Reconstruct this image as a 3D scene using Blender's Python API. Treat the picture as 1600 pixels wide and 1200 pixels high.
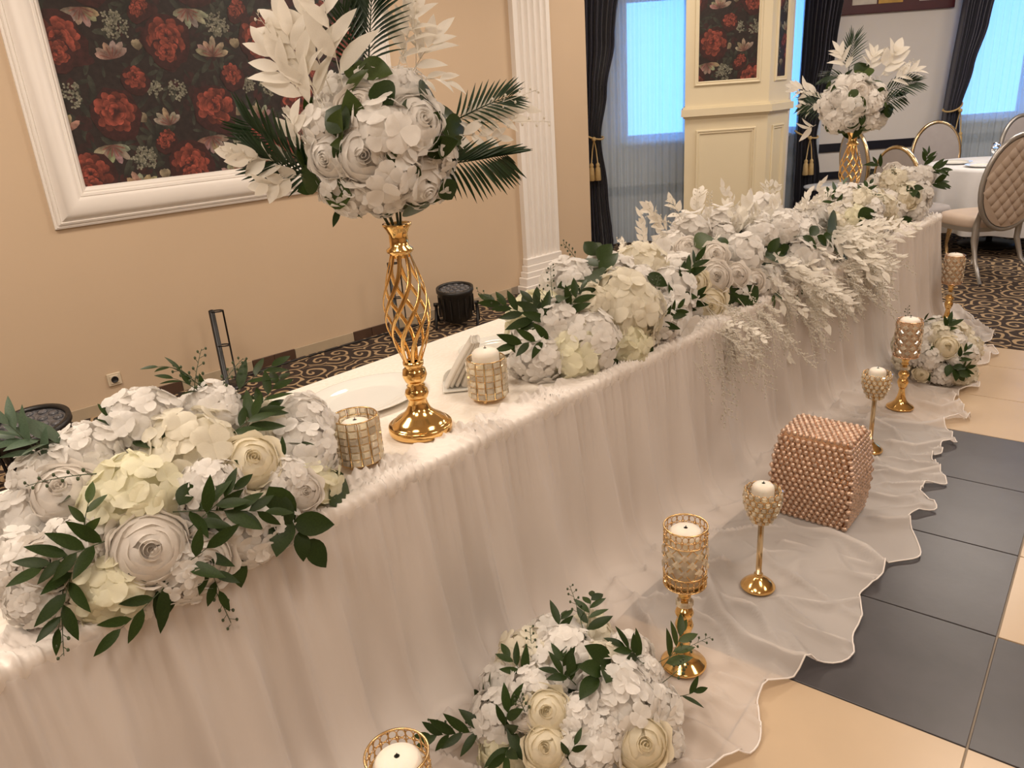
import bpy, math, random
from mathutils import Vector, Matrix, noise

for _o in list(bpy.data.objects):
    bpy.data.objects.remove(_o)
SC = bpy.context.scene
COL = SC.collection
PI = math.pi
rnd = random.Random(11)

# ------------------------------------------------------------------ camera
# World axes: Y runs along the head table, X across it towards the dance floor,
# Z up; the camera stands over the origin, 1.8 m above the floor.
CAM_H = 1.8
FPX = 1205.0                                   # focal length in pixels of a 1600 px wide frame
def _camera_axes():
    down = Vector((1024 - 800, 3783 - 600, FPX)).normalized()   # vanishing point of the verticals
    up = -down
    fw = Vector((0, 0, 1.0))
    fh = (fw - fw.dot(up) * up).normalized()
    rt = fh.cross(up)
    if rt.x < 0:
        rt = -rt
    a = math.radians(45)
    ey = fh * math.cos(a) + rt * math.sin(a)
    ex = rt * math.cos(a) - fh * math.sin(a)
    return ex, ey, up
EX, EY, EU = _camera_axes()
CAM = Vector((0, 0, CAM_H))
def ray(px, py):
    d = Vector((px - 800, py - 600, FPX))
    return Vector((d.dot(EX), d.dot(EY), d.dot(EU))).normalized()
def P(px, py, z):                              # point seen at a pixel, at height z
    r = ray(px, py)
    return CAM + r * ((z - CAM_H) / r.z)
FH = Vector((-math.sin(PI / 4), math.cos(PI / 4), 0))   # horizontal view direction
RT = Vector((math.cos(PI / 4), math.sin(PI / 4), 0))
def D(px, py, depth):                          # point seen at a pixel, on the upright plane at a distance
    r = ray(px, py)
    return CAM + r * (depth / r.dot(FH))
def F(x, y, z):                                # point given right / ahead / up of the standpoint
    return RT * x + FH * y + Vector((0, 0, z))
cam_data = bpy.data.cameras.new('camera')
cam_data.sensor_width = 36.0
cam_data.lens = 36.0 * FPX / 1600.0
cam_data.clip_start = 0.05
cam = bpy.data.objects.new('camera', cam_data)
COL.objects.link(cam)
_r = Vector((EX.x, EY.x, EU.x)); _u = -Vector((EX.y, EY.y, EU.y)); CAM_BACK = -Vector((EX.z, EY.z, EU.z))
cam.matrix_world = Matrix(((_r.x, _u.x, CAM_BACK.x, 0), (_r.y, _u.y, CAM_BACK.y, 0), (_r.z, _u.z, CAM_BACK.z, CAM_H), (0, 0, 0, 1)))
SC.camera = cam

# ------------------------------------------------------------------ world, lamps and added fill, exposure
world = bpy.data.worlds.new('sky'); SC.world = world
world.use_nodes = True
_bg = world.node_tree.nodes['Background']
_bg.inputs[0].default_value = (0.15, 0.43, 1.0, 1)
_bg.inputs[1].default_value = 5.0
SC.view_settings.view_transform = 'Standard'
SC.view_settings.look = 'None'
SC.view_settings.gamma = 1
SC.view_settings.use_curve_mapping = False
SC.view_settings.exposure = 0.08
WARM = (1.0, 0.86, 0.72)
CEIL = 3.5
def ceiling_lamp_or_fill(x, y, power, size=1.0, col=WARM, z=CEIL - 0.06):
    l = bpy.data.lights.new('ceiling_lamp_or_fill', 'AREA')
    l.shape = 'DISK'; l.size = size; l.energy = power; l.color = col
    o = bpy.data.objects.new('ceiling_lamp_or_fill', l); COL.objects.link(o)
    o.location = (x, y, z)
    return o
for _x, _y, _p in ((-3.6, 0.3, 66), (-3.3, 3.6, 46), (-0.9, -0.6, 34), (0.2, 2.2, 34), (-0.6, 5.2, 36), (-3.6, 6.3, 32), (2.2, 2.8, 26), (-2.0, -1.8, 30), (1.4, -0.8, 28)):
    ceiling_lamp_or_fill(_x, _y, _p)
ceiling_lamp_or_fill(-1.6, 8.6, 62, 1.5, (1.0, 0.88, 0.76))  # added fill light to brighten the far grey wall, no known lamp
ceiling_lamp_or_fill(0.6, 9.6, 55, 1.5, (1.0, 0.88, 0.76))  # second added fill for the far right of the room

# ------------------------------------------------------------------ mesh helpers
class MB:
    """collects verts and faces of ONE mesh"""
    def __init__(s): s.v = []; s.f = []; s.m = []; s.c = None
    def face(s, idx, m=0): s.f.append(tuple(idx)); s.m.append(m)
    def grid(s, pts, m=0, closed_u=False, closed_v=False):
        # pts[i][j]
        b = len(s.v); n = len(pts); k = len(pts[0])
        for row in pts:
            for q in row: s.v.append(tuple(q))
        for i in range(n if closed_u else n - 1):
            for j in range(k if closed_v else k - 1):
                i2 = (i + 1) % n; j2 = (j + 1) % k
                s.f.append((b + i * k + j, b + i2 * k + j, b + i2 * k + j2, b + i * k + j2)); s.m.append(m)
        return b
    def box(s, c, sz, m=0, M=None):
        b = len(s.v); cx, cy, cz = c; hx, hy, hz = sz[0] / 2, sz[1] / 2, sz[2] / 2
        for dx, dy, dz in ((-1,-1,-1),(1,-1,-1),(1,1,-1),(-1,1,-1),(-1,-1,1),(1,-1,1),(1,1,1),(-1,1,1)):
            q = Vector((cx + dx * hx, cy + dy * hy, cz + dz * hz))
            if M is not None: q = M @ q
            s.v.append(tuple(q))
        for f in ((0,3,2,1),(4,5,6,7),(0,1,5,4),(1,2,6,5),(2,3,7,6),(3,0,4,7)):
            s.face([b + i for i in f], m)
    def bevbox(s, c, sz, r=0.004, m=0, M=None):
        # box with chamfered edges: three stacked layers
        cx, cy, cz = c; hx, hy, hz = sz[0] / 2, sz[1] / 2, sz[2] / 2
        def ring(ix, z):
            x, y = hx - ix, hy - ix; k = r
            return [(-x + k, -y), (x - k, -y), (x, -y + k), (x, y - k), (x - k, y), (-x + k, y), (-x, y - k), (-x, -y + k)], z
        rows = [ring(r, -hz), ring(0, -hz + r), ring(0, hz - r), ring(r, hz)]
        b = len(s.v)
        for pts, z in rows:
            for x, y in pts:
                q = Vector((cx + x, cy + y, cz + z))
                if M is not None: q = M @ q
                s.v.append(tuple(q))
        for i in range(3):
            for j in range(8):
                j2 = (j + 1) % 8
                s.face((b + i*8 + j, b + i*8 + j2, b + i*8 + 8 + j2, b + i*8 + 8 + j), m)
        s.face([b + j for j in range(7, -1, -1)], m); s.face([b + 24 + j for j in range(8)], m)
    def tube(s, path, r, n=6, m=0, closed=False, cap=True, flat=1.0):
        path = [Vector(q) for q in path]; k = len(path)
        rs = r if isinstance(r, (list, tuple)) else [r] * k
        rows = []; prev = None
        for i in range(k):
            if closed: t = path[(i + 1) % k] - path[i - 1]
            else: t = path[min(i + 1, k - 1)] - path[max(i - 1, 0)]
            if t.length < 1e-9: t = Vector((0, 0, 1))
            t.normalize()
            if prev is None:
                a = Vector((0, 0, 1)) if abs(t.z) < 0.9 else Vector((1, 0, 0))
                nrm = t.cross(a).normalized()
            else:
                nrm = (prev - t * prev.dot(t))
                nrm = nrm.normalized() if nrm.length > 1e-6 else t.orthogonal().normalized()
            prev = nrm; bn = t.cross(nrm)
            rows.append([path[i] + (nrm * math.cos(2 * PI * j / n) + bn * math.sin(2 * PI * j / n) * flat) * rs[i] for j in range(n)])
        b = s.grid(rows, m, closed_u=closed, closed_v=True)
        if cap and not closed:
            s.face([b + j for j in range(n - 1, -1, -1)], m); s.face([b + (k - 1) * n + j for j in range(n)], m)
    def lathe(s, prof, n=24, c=(0, 0, 0), m=0, cap=True):
        rows = [[(c[0] + r * math.cos(2 * PI * j / n), c[1] + r * math.sin(2 * PI * j / n), c[2] + z) for j in range(n)] for r, z in prof]
        b = s.grid(rows, m, closed_v=True)
        if cap:
            if prof[0][0] > 1e-5: s.face([b + j for j in range(n - 1, -1, -1)], m)
            if prof[-1][0] > 1e-5: s.face([b + (len(prof) - 1) * n + j for j in range(n)], m)
    def ball(s, c, r, n=8, k=5, m=0, sz=1.0):
        s.lathe([(max(1e-6, r * math.sin(PI * i / k)), -r * sz * math.cos(PI * i / k)) for i in range(k + 1)], n, c, m, cap=False)
    def ring(s, c, R, r, n=28, k=6, m=0):
        s.tube([(c[0] + R * math.cos(2 * PI * i / n), c[1] + R * math.sin(2 * PI * i / n), c[2]) for i in range(n)], r, k, m, closed=True)
    def mesh(s, name, mats, smooth=True):
        me = bpy.data.meshes.new(name)
        me.from_pydata(s.v, [], s.f)
        for mt in (mats if isinstance(mats, (list, tuple)) else [mats]): me.materials.append(mt)
        if any(s.m): me.polygons.foreach_set('material_index', s.m)
        if smooth: me.polygons.foreach_set('use_smooth', [True] * len(s.f))
        me.update()
        return me
    def build(s, name, mats, parent=None, loc=(0, 0, 0), smooth=True, M=None):
        return put(name, s.mesh(name, mats, smooth), parent, loc, M)
def put(name, me, parent=None, loc=(0, 0, 0), M=None):
    o = bpy.data.objects.new(name, me); COL.objects.link(o)
    if parent is not None: o.parent = parent
    if M is not None: o.matrix_local = M
    else: o.location = loc
    return o
def sharp(o, deg=35):                          # flat-looking creases on smooth meshes
    me = o.data
    if hasattr(me, 'set_sharp_from_angle'): me.set_sharp_from_angle(angle=math.radians(deg))
    return o
def tag(o, label=None, cat=None, group=None, kind=None):
    if label: o['label'] = label
    if cat: o['category'] = cat
    if group: o['group'] = group
    if kind: o['kind'] = kind
    return o
def thing(name, label, cat, loc=(0, 0, 0), rotz=0.0, group=None):
    o = bpy.data.objects.new(name, None); COL.objects.link(o)
    o.empty_display_size = 0.05
    o.location = loc; o.rotation_euler = (0, 0, rotz)
    return tag(o, label, cat, group)
def frame_mat(p, ydir, zdir, sc=1.0):          # local Y along ydir, local Z near zdir
    y = Vector(ydir).normalized(); z = Vector(zdir)
    x = y.cross(z)
    if x.length < 1e-5: x = y.orthogonal()
    x.normalize(); z = x.cross(y)
    s = (sc, sc, sc) if not isinstance(sc, (tuple, list)) else sc
    return Matrix(((x.x * s[0], y.x * s[1], z.x * s[2], p[0]), (x.y * s[0], y.y * s[1], z.y * s[2], p[1]), (x.z * s[0], y.z * s[1], z.z * s[2], p[2]), (0, 0, 0, 1)))
def axis_mat(p, zdir, sc=1.0, spin=0.0):       # local Z along zdir
    z = Vector(zdir).normalized(); x = z.orthogonal().normalized()
    x = Matrix.Rotation(spin, 3, z) @ x
    y = z.cross(x)
    s = (sc, sc, sc) if not isinstance(sc, (tuple, list)) else sc
    return Matrix(((x.x * s[0], y.x * s[1], z.x * s[2], p[0]), (x.y * s[0], y.y * s[1], z.y * s[2], p[1]), (x.z * s[0], y.z * s[1], z.z * s[2], p[2]), (0, 0, 0, 1)))
def lerp(a, b, t): return a + (b - a) * t
def interp(tab, x):                            # piecewise linear, smoothed
    if x <= tab[0][0]: return tab[0][1]
    for (x0, y0), (x1, y1) in zip(tab, tab[1:]):
        if x <= x1:
            t = (x - x0) / (x1 - x0); t = t * t * (3 - 2 * t)
            return y0 + (y1 - y0) * t
    return tab[-1][1]
def nz(x, y=0.0, z=0.0): return noise.noise(Vector((x, y, z)))

# ------------------------------------------------------------------ materials
def mat(name, col, rough=0.6, metal=0.0, var=0.0, vscale=8.0, bump=0.0, bscale=60.0, spec=None, objvar=0.0, coat=0.0, sheen=0.0, detail=3.0):
    m = bpy.data.materials.new(name); m.use_nodes = True
    nt = m.node_tree; b = nt.nodes['Principled BSDF']
    b.inputs['Base Color'].default_value = (*col, 1); b.inputs['Roughness'].default_value = rough; b.inputs['Metallic'].default_value = metal
    if spec is not None: b.inputs['Specular IOR Level'].default_value = spec
    if coat: b.inputs['Coat Weight'].default_value = coat
    if sheen: b.inputs['Sheen Weight'].default_value = sheen
    tc = nt.nodes.new('ShaderNodeTexCoord')
    if var or objvar:
        n = nt.nodes.new('ShaderNodeTexNoise'); n.inputs['Scale'].default_value = vscale; n.inputs['Detail'].default_value = detail
        nt.links.new(tc.outputs['Object'], n.inputs['Vector'])
        hsv = nt.nodes.new('ShaderNodeHueSaturation'); hsv.inputs['Color'].default_value = (*col, 1)
        mr = nt.nodes.new('ShaderNodeMapRange'); mr.inputs[1].default_value = 0.25; mr.inputs[2].default_value = 0.75
        mr.inputs[3].default_value = 1 - var; mr.inputs[4].default_value = 1 + var
        nt.links.new(n.outputs['Fac'], mr.inputs[0])
        if objvar:
            oi = nt.nodes.new('ShaderNodeObjectInfo')
            m2 = nt.nodes.new('ShaderNodeMapRange'); m2.inputs[3].default_value = 1 - objvar; m2.inputs[4].default_value = 1 + objvar
            nt.links.new(oi.outputs['Random'], m2.inputs[0])
            mu = nt.nodes.new('ShaderNodeMath'); mu.operation = 'MULTIPLY'
            nt.links.new(mr.outputs[0], mu.inputs[0]); nt.links.new(m2.outputs[0], mu.inputs[1])
            nt.links.new(mu.outputs[0], hsv.inputs['Value'])
        else:
            nt.links.new(mr.outputs[0], hsv.inputs['Value'])
        nt.links.new(hsv.outputs[0], b.inputs['Base Color'])
    if bump:
        n2 = nt.nodes.new('ShaderNodeTexNoise'); n2.inputs['Scale'].default_value = bscale; n2.inputs['Detail'].default_value = 4
        nt.links.new(tc.outputs['Object'], n2.inputs['Vector'])
        bp = nt.nodes.new('ShaderNodeBump'); bp.inputs['Strength'].default_value = bump; bp.inputs['Distance'].default_value = 0.01
        nt.links.new(n2.outputs['Fac'], bp.inputs['Height']); nt.links.new(bp.outputs[0], b.inputs['Normal'])
    return m
def thin(m, col, trans=0.3, clear=0.0):        # let light through: cloth, petals, leaves
    nt = m.node_tree; out = nt.nodes['Material Output']; b = nt.nodes['Principled BSDF']
    t = nt.nodes.new('ShaderNodeBsdfTranslucent'); t.inputs[0].default_value = (*col, 1)
    mx = nt.nodes.new('ShaderNodeMixShader'); mx.inputs[0].default_value = trans
    nt.links.new(b.outputs[0], mx.inputs[1]); nt.links.new(t.outputs[0], mx.inputs[2])
    last = mx
    if clear:
        tr = nt.nodes.new('ShaderNodeBsdfTransparent'); m3 = nt.nodes.new('ShaderNodeMixShader'); m3.inputs[0].default_value = clear
        nt.links.new(mx.outputs[0], m3.inputs[1]); nt.links.new(tr.outputs[0], m3.inputs[2]); last = m3
    nt.links.new(last.outputs[0], out.inputs[0])
    return m
def glassy(name, col=(1, 1, 1), rough=0.02, ior=1.5):
    m = mat(name, col, rough); b = m.node_tree.nodes['Principled BSDF']
    b.inputs['Transmission Weight'].default_value = 1.0; b.inputs['IOR'].default_value = ior
    return m
M = {}
M['wall'] = mat('cream wall paint', (0.60, 0.455, 0.315), 0.7, var=0.03, vscale=1.2, bump=0.05, bscale=25)
M['wall_grey'] = mat('grey white wall paint', (0.76, 0.73, 0.71), 0.7, var=0.03, vscale=1.5, bump=0.05, bscale=25)
M['ceiling'] = mat('ceiling paint', (0.80, 0.74, 0.64), 0.8, var=0.02)
M['trim'] = mat('white plaster trim', (0.84, 0.79, 0.74), 0.45, var=0.02, vscale=3)
M['column'] = mat('ivory lacquered wood', (0.76, 0.67, 0.48), 0.4, var=0.02, vscale=2)
M['rail'] = mat('near black rail', (0.012, 0.013, 0.022), 0.35, var=0.1)
M['tile_dark'] = mat('slate grey floor tile', (0.055, 0.05, 0.055), 0.32, var=0.22, vscale=5, objvar=0.05, bump=0.03, bscale=30)
M['tile_cream'] = mat('beige floor tile', (0.56, 0.42, 0.28), 0.28, var=0.05, vscale=4, objvar=0.04, bump=0.02, bscale=30)
M['grout'] = mat('floor grout', (0.30, 0.25, 0.20), 0.9, var=0.1)
M['skirt_beige'] = mat('beige skirting tile', (0.45, 0.36, 0.25), 0.4, var=0.06, objvar=0.04)
M['skirt_brown'] = mat('brown skirting tile', (0.09, 0.05, 0.032), 0.4, var=0.1, objvar=0.08)
M['black'] = mat('black plastic', (0.012, 0.011, 0.011), 0.4, var=0.1)
M['blackmetal'] = mat('black powder coat', (0.015, 0.013, 0.012), 0.5, metal=0.3, var=0.1)
M['lens'] = mat('led lens', (0.10, 0.10, 0.11), 0.15, var=0.5, vscale=60)
M['gold'] = mat('polished gold', (0.86, 0.56, 0.22), 0.13, metal=1.0, var=0.03)
M['goldwire'] = mat('gold wire', (0.80, 0.55, 0.27), 0.25, metal=1.0, var=0.05)
M['rosegold'] = mat('rose gold', (0.80, 0.52, 0.33), 0.22, metal=1.0, var=0.05)
M['champagne'] = mat('champagne gold', (0.78, 0.60, 0.36), 0.2, metal=1.0, var=0.05)
M['crystal'] = mat('faceted crystal', (0.98, 0.87, 0.69), 0.03, var=0.05, coat=1.0, objvar=0.25)
_b = M['crystal'].node_tree.nodes['Principled BSDF']; _b.inputs['Transmission Weight'].default_value = 0.62; _b.inputs['IOR'].default_value = 1.55
M['bead'] = mat('rose gold crystal bead', (0.60, 0.42, 0.31), 0.05, metal=0.5, var=0.5, vscale=70, coat=1.0)
M['wax'] = mat('candle wax', (0.88, 0.82, 0.72), 0.5, var=0.02)
M['wax'].node_tree.nodes['Principled BSDF'].inputs['Subsurface Weight'].default_value = 0.3
M['wax'].node_tree.nodes['Principled BSDF'].inputs['Subsurface Radius'].default_value = (0.02, 0.012, 0.008)
M['china'] = mat('white glazed china', (0.82, 0.81, 0.76), 0.08, var=0.01, coat=0.3)
M['paper'] = None
M['paper'] = thin(mat('paper napkin', (0.90, 0.86, 0.79), 0.8, var=0.02), (0.90, 0.86, 0.79), 0.35)
M['plastic_white'] = mat('socket plastic', (0.66, 0.56, 0.42), 0.4, var=0.02)
M['curtain'] = mat('dark slate curtain satin', (0.032, 0.034, 0.060), 0.38, var=0.1, vscale=14, sheen=0.3)
M['rope'] = mat('gold tassel thread', (0.62, 0.44, 0.20), 0.6, var=0.1, vscale=40)
M['sheer'] = thin(mat('sheer voile', (0.74, 0.86, 1.0), 0.8, var=0.03), (0.78, 0.90, 1.0), 0.34, 0.26)  # blue glow of window daylight is tinted into the voile colour
M['winframe'] = mat('white window frame', (0.75, 0.78, 0.82), 0.35, var=0.02)
M['glass'] = glassy('window glass', (0.95, 0.98, 1.0), 0.0, 1.02)
M['maroon'] = mat('maroon lacquer', (0.075, 0.012, 0.018), 0.35, var=0.1)
M['cloth'] = None
M['chairgrey'] = mat('grey velvet', (0.36, 0.33, 0.33), 0.7, var=0.06, vscale=10, sheen=0.4)
M['chairpink'] = mat('blush leatherette', (0.56, 0.45, 0.37), 0.45, var=0.04, vscale=10)
M['chairframe'] = mat('silver grey chair frame', (0.42, 0.40, 0.38), 0.3, metal=0.6, var=0.04)
M['white_cloth'] = mat('white table linen', (0.78, 0.79, 0.82), 0.75, var=0.03, vscale=10, sheen=0.2)
# petals and leaves
def petal_mat(name, col, t=0.38):
    return thin(mat(name, col, 0.55, var=0.04, vscale=40, objvar=0.03, spec=0.3), col, t)
M['petal_white'] = petal_mat('white silk petal', (0.90, 0.87, 0.83))
M['petal_ivory'] = petal_mat('ivory silk petal', (0.88, 0.83, 0.70))
M['petal_cream'] = petal_mat('greenish cream silk petal', (0.90, 0.87, 0.68))
M['rose_cream'] = petal_mat('cream rose petal', (0.92, 0.85, 0.68))
M['rose_white'] = petal_mat('white rose petal', (0.87, 0.82, 0.76))
M['foliage_white'] = petal_mat('bleached white foliage', (0.86, 0.82, 0.74), 0.35)
M['leaf_dark'] = thin(mat('dark green leaf', (0.024, 0.043, 0.009), 0.42, var=0.25, vscale=25, objvar=0.25, spec=0.22), (0.04, 0.09, 0.012), 0.12)
M['leaf_mid'] = thin(mat('olive green leaf', (0.045, 0.070, 0.014), 0.42, var=0.2, vscale=25, objvar=0.25, spec=0.4), (0.06, 0.12, 0.02), 0.15)
M['leaf_pale'] = thin(mat('grey green leaf', (0.09, 0.14, 0.09), 0.5, var=0.15, vscale=25, objvar=0.15), (0.1, 0.16, 0.08), 0.15)
M['palm'] = thin(mat('palm leaf', (0.014, 0.034, 0.012), 0.38, var=0.2, vscale=25, objvar=0.15, spec=0.4), (0.02, 0.06, 0.02), 0.1)
M['stem'] = mat('green stem', (0.05, 0.075, 0.03), 0.5, var=0.2, vscale=30)
M['moss'] = mat('dark foliage base', (0.02, 0.035, 0.015), 0.9, var=0.4, vscale=30, bump=0.5)
# ================================================================== the room
def link(nt, a, b): nt.links.new(a, b)
def carpet_material():
    m = mat('scroll patterned carpet', (0.03, 0.018, 0.012), 0.95)
    nt = m.node_tree; b = nt.nodes['Principled BSDF']
    tc = nt.nodes.new('ShaderNodeTexCoord')
    ns = nt.nodes.new('ShaderNodeTexNoise'); ns.inputs['Scale'].default_value = 5; link(nt, tc.outputs['Object'], ns.inputs['Vector'])
    sub = nt.nodes.new('ShaderNodeVectorMath'); sub.operation = 'SUBTRACT'; link(nt, ns.outputs['Color'], sub.inputs[0]); sub.inputs[1].default_value = (0.5, 0.5, 0.5)
    sc = nt.nodes.new('ShaderNodeVectorMath'); sc.operation = 'SCALE'; sc.inputs['Scale'].default_value = 0.10; link(nt, sub.outputs[0], sc.inputs[0])
    ad = nt.nodes.new('ShaderNodeVectorMath'); ad.operation = 'ADD'; link(nt, tc.outputs['Object'], ad.inputs[0]); link(nt, sc.outputs[0], ad.inputs[1])
    vo = nt.nodes.new('ShaderNodeTexVoronoi'); vo.voronoi_dimensions = '2D'; vo.inputs['Scale'].default_value = 5.2; vo.inputs['Randomness'].default_value = 0.75
    link(nt, ad.outputs[0], vo.inputs['Vector'])
    lo = nt.nodes.new('ShaderNodeVectorMath'); lo.operation = 'SUBTRACT'; link(nt, ad.outputs[0], lo.inputs[0]); link(nt, vo.outputs['Position'], lo.inputs[1])
    sp = nt.nodes.new('ShaderNodeSeparateXYZ'); link(nt, lo.outputs[0], sp.inputs[0])
    at = nt.nodes.new('ShaderNodeMath'); at.operation = 'ARCTAN2'; link(nt, sp.outputs[1], at.inputs[0]); link(nt, sp.outputs[0], at.inputs[1])
    ds = nt.nodes.new('ShaderNodeMath'); ds.operation = 'MULTIPLY'; link(nt, vo.outputs['Distance'], ds.inputs[0]); ds.inputs[1].default_value = 17.0
    sm = nt.nodes.new('ShaderNodeMath'); sm.operation = 'ADD'; link(nt, at.outputs[0], sm.inputs[0]); link(nt, ds.outputs[0], sm.inputs[1])
    sn = nt.nodes.new('ShaderNodeMath'); sn.operation = 'SINE'; link(nt, sm.outputs[0], sn.inputs[0])
    mr = nt.nodes.new('ShaderNodeMapRange'); mr.inputs[1].default_value = 0.50; mr.inputs[2].default_value = 0.72; link(nt, sn.outputs[0], mr.inputs[0])
    mx = nt.nodes.new('ShaderNodeMix'); mx.data_type = 'RGBA'
    mx.inputs[6].default_value = (0.030, 0.017, 0.012, 1); mx.inputs[7].default_value = (0.40, 0.28, 0.16, 1)
    link(nt, mr.outputs[0], mx.inputs[0]); link(nt, mx.outputs[2], b.inputs['Base Color'])
    n2 = nt.nodes.new('ShaderNodeTexNoise'); n2.inputs['Scale'].default_value = 400; link(nt, tc.outputs['Object'], n2.inputs['Vector'])
    bp = nt.nodes.new('ShaderNodeBump'); bp.inputs['Strength'].default_value = 0.4; bp.inputs['Distance'].default_value = 0.004
    link(nt, n2.outputs['Fac'], bp.inputs['Height']); link(nt, bp.outputs[0], b.inputs['Normal'])
    return m
M['carpet'] = carpet_material()

# ---- floor: tiled dance floor set 6 degrees off the table, scroll carpet around it
TO = Vector((-0.363, 2.56, 0)); TS = 0.56; TA = math.radians(6)
TM = Matrix.Translation(TO) @ Matrix.Rotation(TA, 4, 'Z')
mb = MB(); mb.box((-1.0, 7.0, -0.055), (17, 29, 0.10))
floor = tag(mb.build('floor', M['grout'], smooth=False), 'grouted tile dance floor beside the long table', kind='structure')
_tile = {}
def tile_mesh(k, sy):
    key = (k, round(sy, 3))
    if key not in _tile:
        b = MB(); b.bevbox((0, 0, -0.006), (TS - 0.006, sy - 0.006, 0.012), 0.0012)
        _tile[key] = b.mesh('floor_tile', M[k], smooth=False)
    return _tile[key]
for i in range(-3, 6):
    for j in range(-9, 6):
        dark = (j == -1) or (i < 0 and -1 <= j <= 2) or (i >= 4 and -1 <= j <= 2)
        sy = TS if j < 5 else 0.40
        o = put('floor_tile', tile_mesh('tile_dark' if dark else 'tile_cream', sy), floor, M=TM @ Matrix.Translation((TS * (i + 0.5), TS * j + sy / 2, 0)))
mb = MB()
def crect(x0, x1, y0, y1):
    mb.box(((x0 + x1) / 2, (y0 + y1) / 2, -0.002), (x1 - x0, y1 - y0, 0.008))
crect(-7.5, -3 * TS, -9, 3.2); crect(-8.5, 8, 3.2, 18); crect(6 * TS, 8, -9, 3.2); crect(-3 * TS, 6 * TS, -9, -9 * TS)
tag(mb.build('floor_carpet', M['carpet'], smooth=False, M=TM), 'dark brown carpet with beige scrolls', kind='structure')

# ---- left wall
WA = Vector((-5.195, 2.519, 0)); WD = Vector((0.0699, 0.9976, 0)).normalized()
WM = Matrix(((WD.x, -WD.y, 0, WA.x), (WD.y, WD.x, 0, WA.y), (0, 0, 1, 0), (0, 0, 0, 1)))   # x along the wall, y into it
WMi = WM.inverted()
def W(px, py, off=0.0):                        # pixel -> (along, height) on the left wall
    a = WMi @ CAM; r = WMi.to_3x3() @ ray(px, py)
    q = a + r * ((-off - a.y) / r.y)
    return q.x, q.z
mb = MB(); mb.box((-2.15, 0.10, CEIL / 2), (11.74, 0.20, CEIL))
wall_left = tag(mb.build('wall_left', M['wall'], smooth=False, M=WM), kind='structure')
def wallbox(name, p0, p1, z0, z1, th, m):
    p0 = Vector(p0); p1 = Vector(p1); d = p1 - p0; L = d.length
    b = MB(); b.box((L / 2, th / 2, (z0 + z1) / 2), (L, th, z1 - z0))
    a = math.atan2(d.y, d.x)
    return b.build(name, m, smooth=False, M=Matrix.Translation((p0.x, p0.y, 0)) @ Matrix.Rotation(a, 4, 'Z'))
def F2(x, y): return F(x, y, 0)
tag(wallbox('wall_return', F2(0.90, 9.4), F2(0.90, 7.93), 0, CEIL, -0.12, M['wall']), kind='structure')
tag(wallbox('wall_near', (-5.9, -5.4, 0), (4.2, -5.4, 0), 0, CEIL, -0.2, M['wall']), kind='structure')
tag(wallbox('wall_right', (4.0, -5.6, 0), (4.0, 18.8, 0), 0, CEIL, -0.2, M['wall']), kind='structure')
tag(wallbox('wall_jog', F2(3.3, 9.2), F2(3.3, 10.45), 0, CEIL, 0.1, M['wall_grey']), kind='structure')
def wall_with_window(name, x0, x1, dep, wx, wz0, wz1, th, m):
    b = MB()
    def bx(a0, a1, z0, z1):
        b.box(((a0 + a1) / 2, dep + th / 2, (z0 + z1) / 2), (a1 - a0, th, z1 - z0))
    edge = x0
    for a, e in wx:
        bx(edge, a, 0, CEIL); bx(a, e, 0, wz0); bx(a, e, wz1, CEIL); edge = e
    bx(edge, x1, 0, CEIL)
    return tag(b.build(name, m, smooth=False, M=FM), kind='structure')
FM = Matrix(((RT.x, FH.x, 0, 0), (RT.y, FH.y, 0, 0), (0, 0, 1, 0), (0, 0, 0, 1)))     # x right, y ahead of the standpoint
wall_with_window('wall_back', 0.78, 3.42, 9.36, [(1.50, 3.0)], 1.17, 2.70, 0.2, M['wall_grey'])
wall_with_window('wall_far', 3.2, 16.4, 10.35, [(3.46, 4.0), (5.95, 8.6), (9.6, 12.3)], 1.08, 2.75, 0.2, M['wall_grey'])
mb = MB(); mb.box((-1.0, 5.5, CEIL + 0.05), (11.5, 27, 0.1))
tag(mb.build('ceiling', M['ceiling'], smooth=False), kind='structure')

def window(name, x0, x1, z0, z1, dep, mull):
    b = MB(); w = 0.06
    def bx(a0, a1, c0, c1, d0=0.02, d1=0.10): b.box(((a0 + a1) / 2, dep + (d0 + d1) / 2, (c0 + c1) / 2), (a1 - a0, d1 - d0, c1 - c0))
    bx(x0, x0 + w, z0, z1); bx(x1 - w, x1, z0, z1); bx(x0 + w, x1 - w, z0, z0 + w); bx(x0 + w, x1 - w, z1 - w, z1)
    o = tag(b.build(name, M['winframe'], smooth=False, M=FM), kind='structure')
    xs = [x0 + w] + list(mull) + [x1 - w]
    for k in range(len(mull)):
        b = MB(); b.box((mull[k], dep + 0.06, (z0 + z1) / 2), (0.07, 0.07, z1 - z0 - 2 * w)); b.build('mullion', M['winframe'], o, smooth=False)
    for a0, a1 in zip(xs, xs[1:]):
        b = MB(); b.box(((a0 + a1) / 2, dep + 0.06, (z0 + z1) / 2), (a1 - a0 - 0.04, 0.006, z1 - z0 - 2 * w)); b.build('pane', M['glass'], o, smooth=False)
    b = MB(); b.bevbox(((x0 + x1) / 2, dep - 0.06, z0 - 0.015), (x1 - x0 + 0.1, 0.2, 0.04), 0.006); b.build('window_sill', M['winframe'], o, smooth=False)
    return o
window('window_1', 1.50, 3.0, 1.17, 2.70, 9.42, [2.25])
window('window_2', 5.95, 8.6, 1.08, 2.75, 10.41, [6.83, 7.71])
window('window_4', 3.46, 4.0, 1.08, 2.75, 10.41, [])
window('window_3', 9.6, 12.3, 1.08, 2.75, 10.41, [10.5, 11.4])

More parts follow.
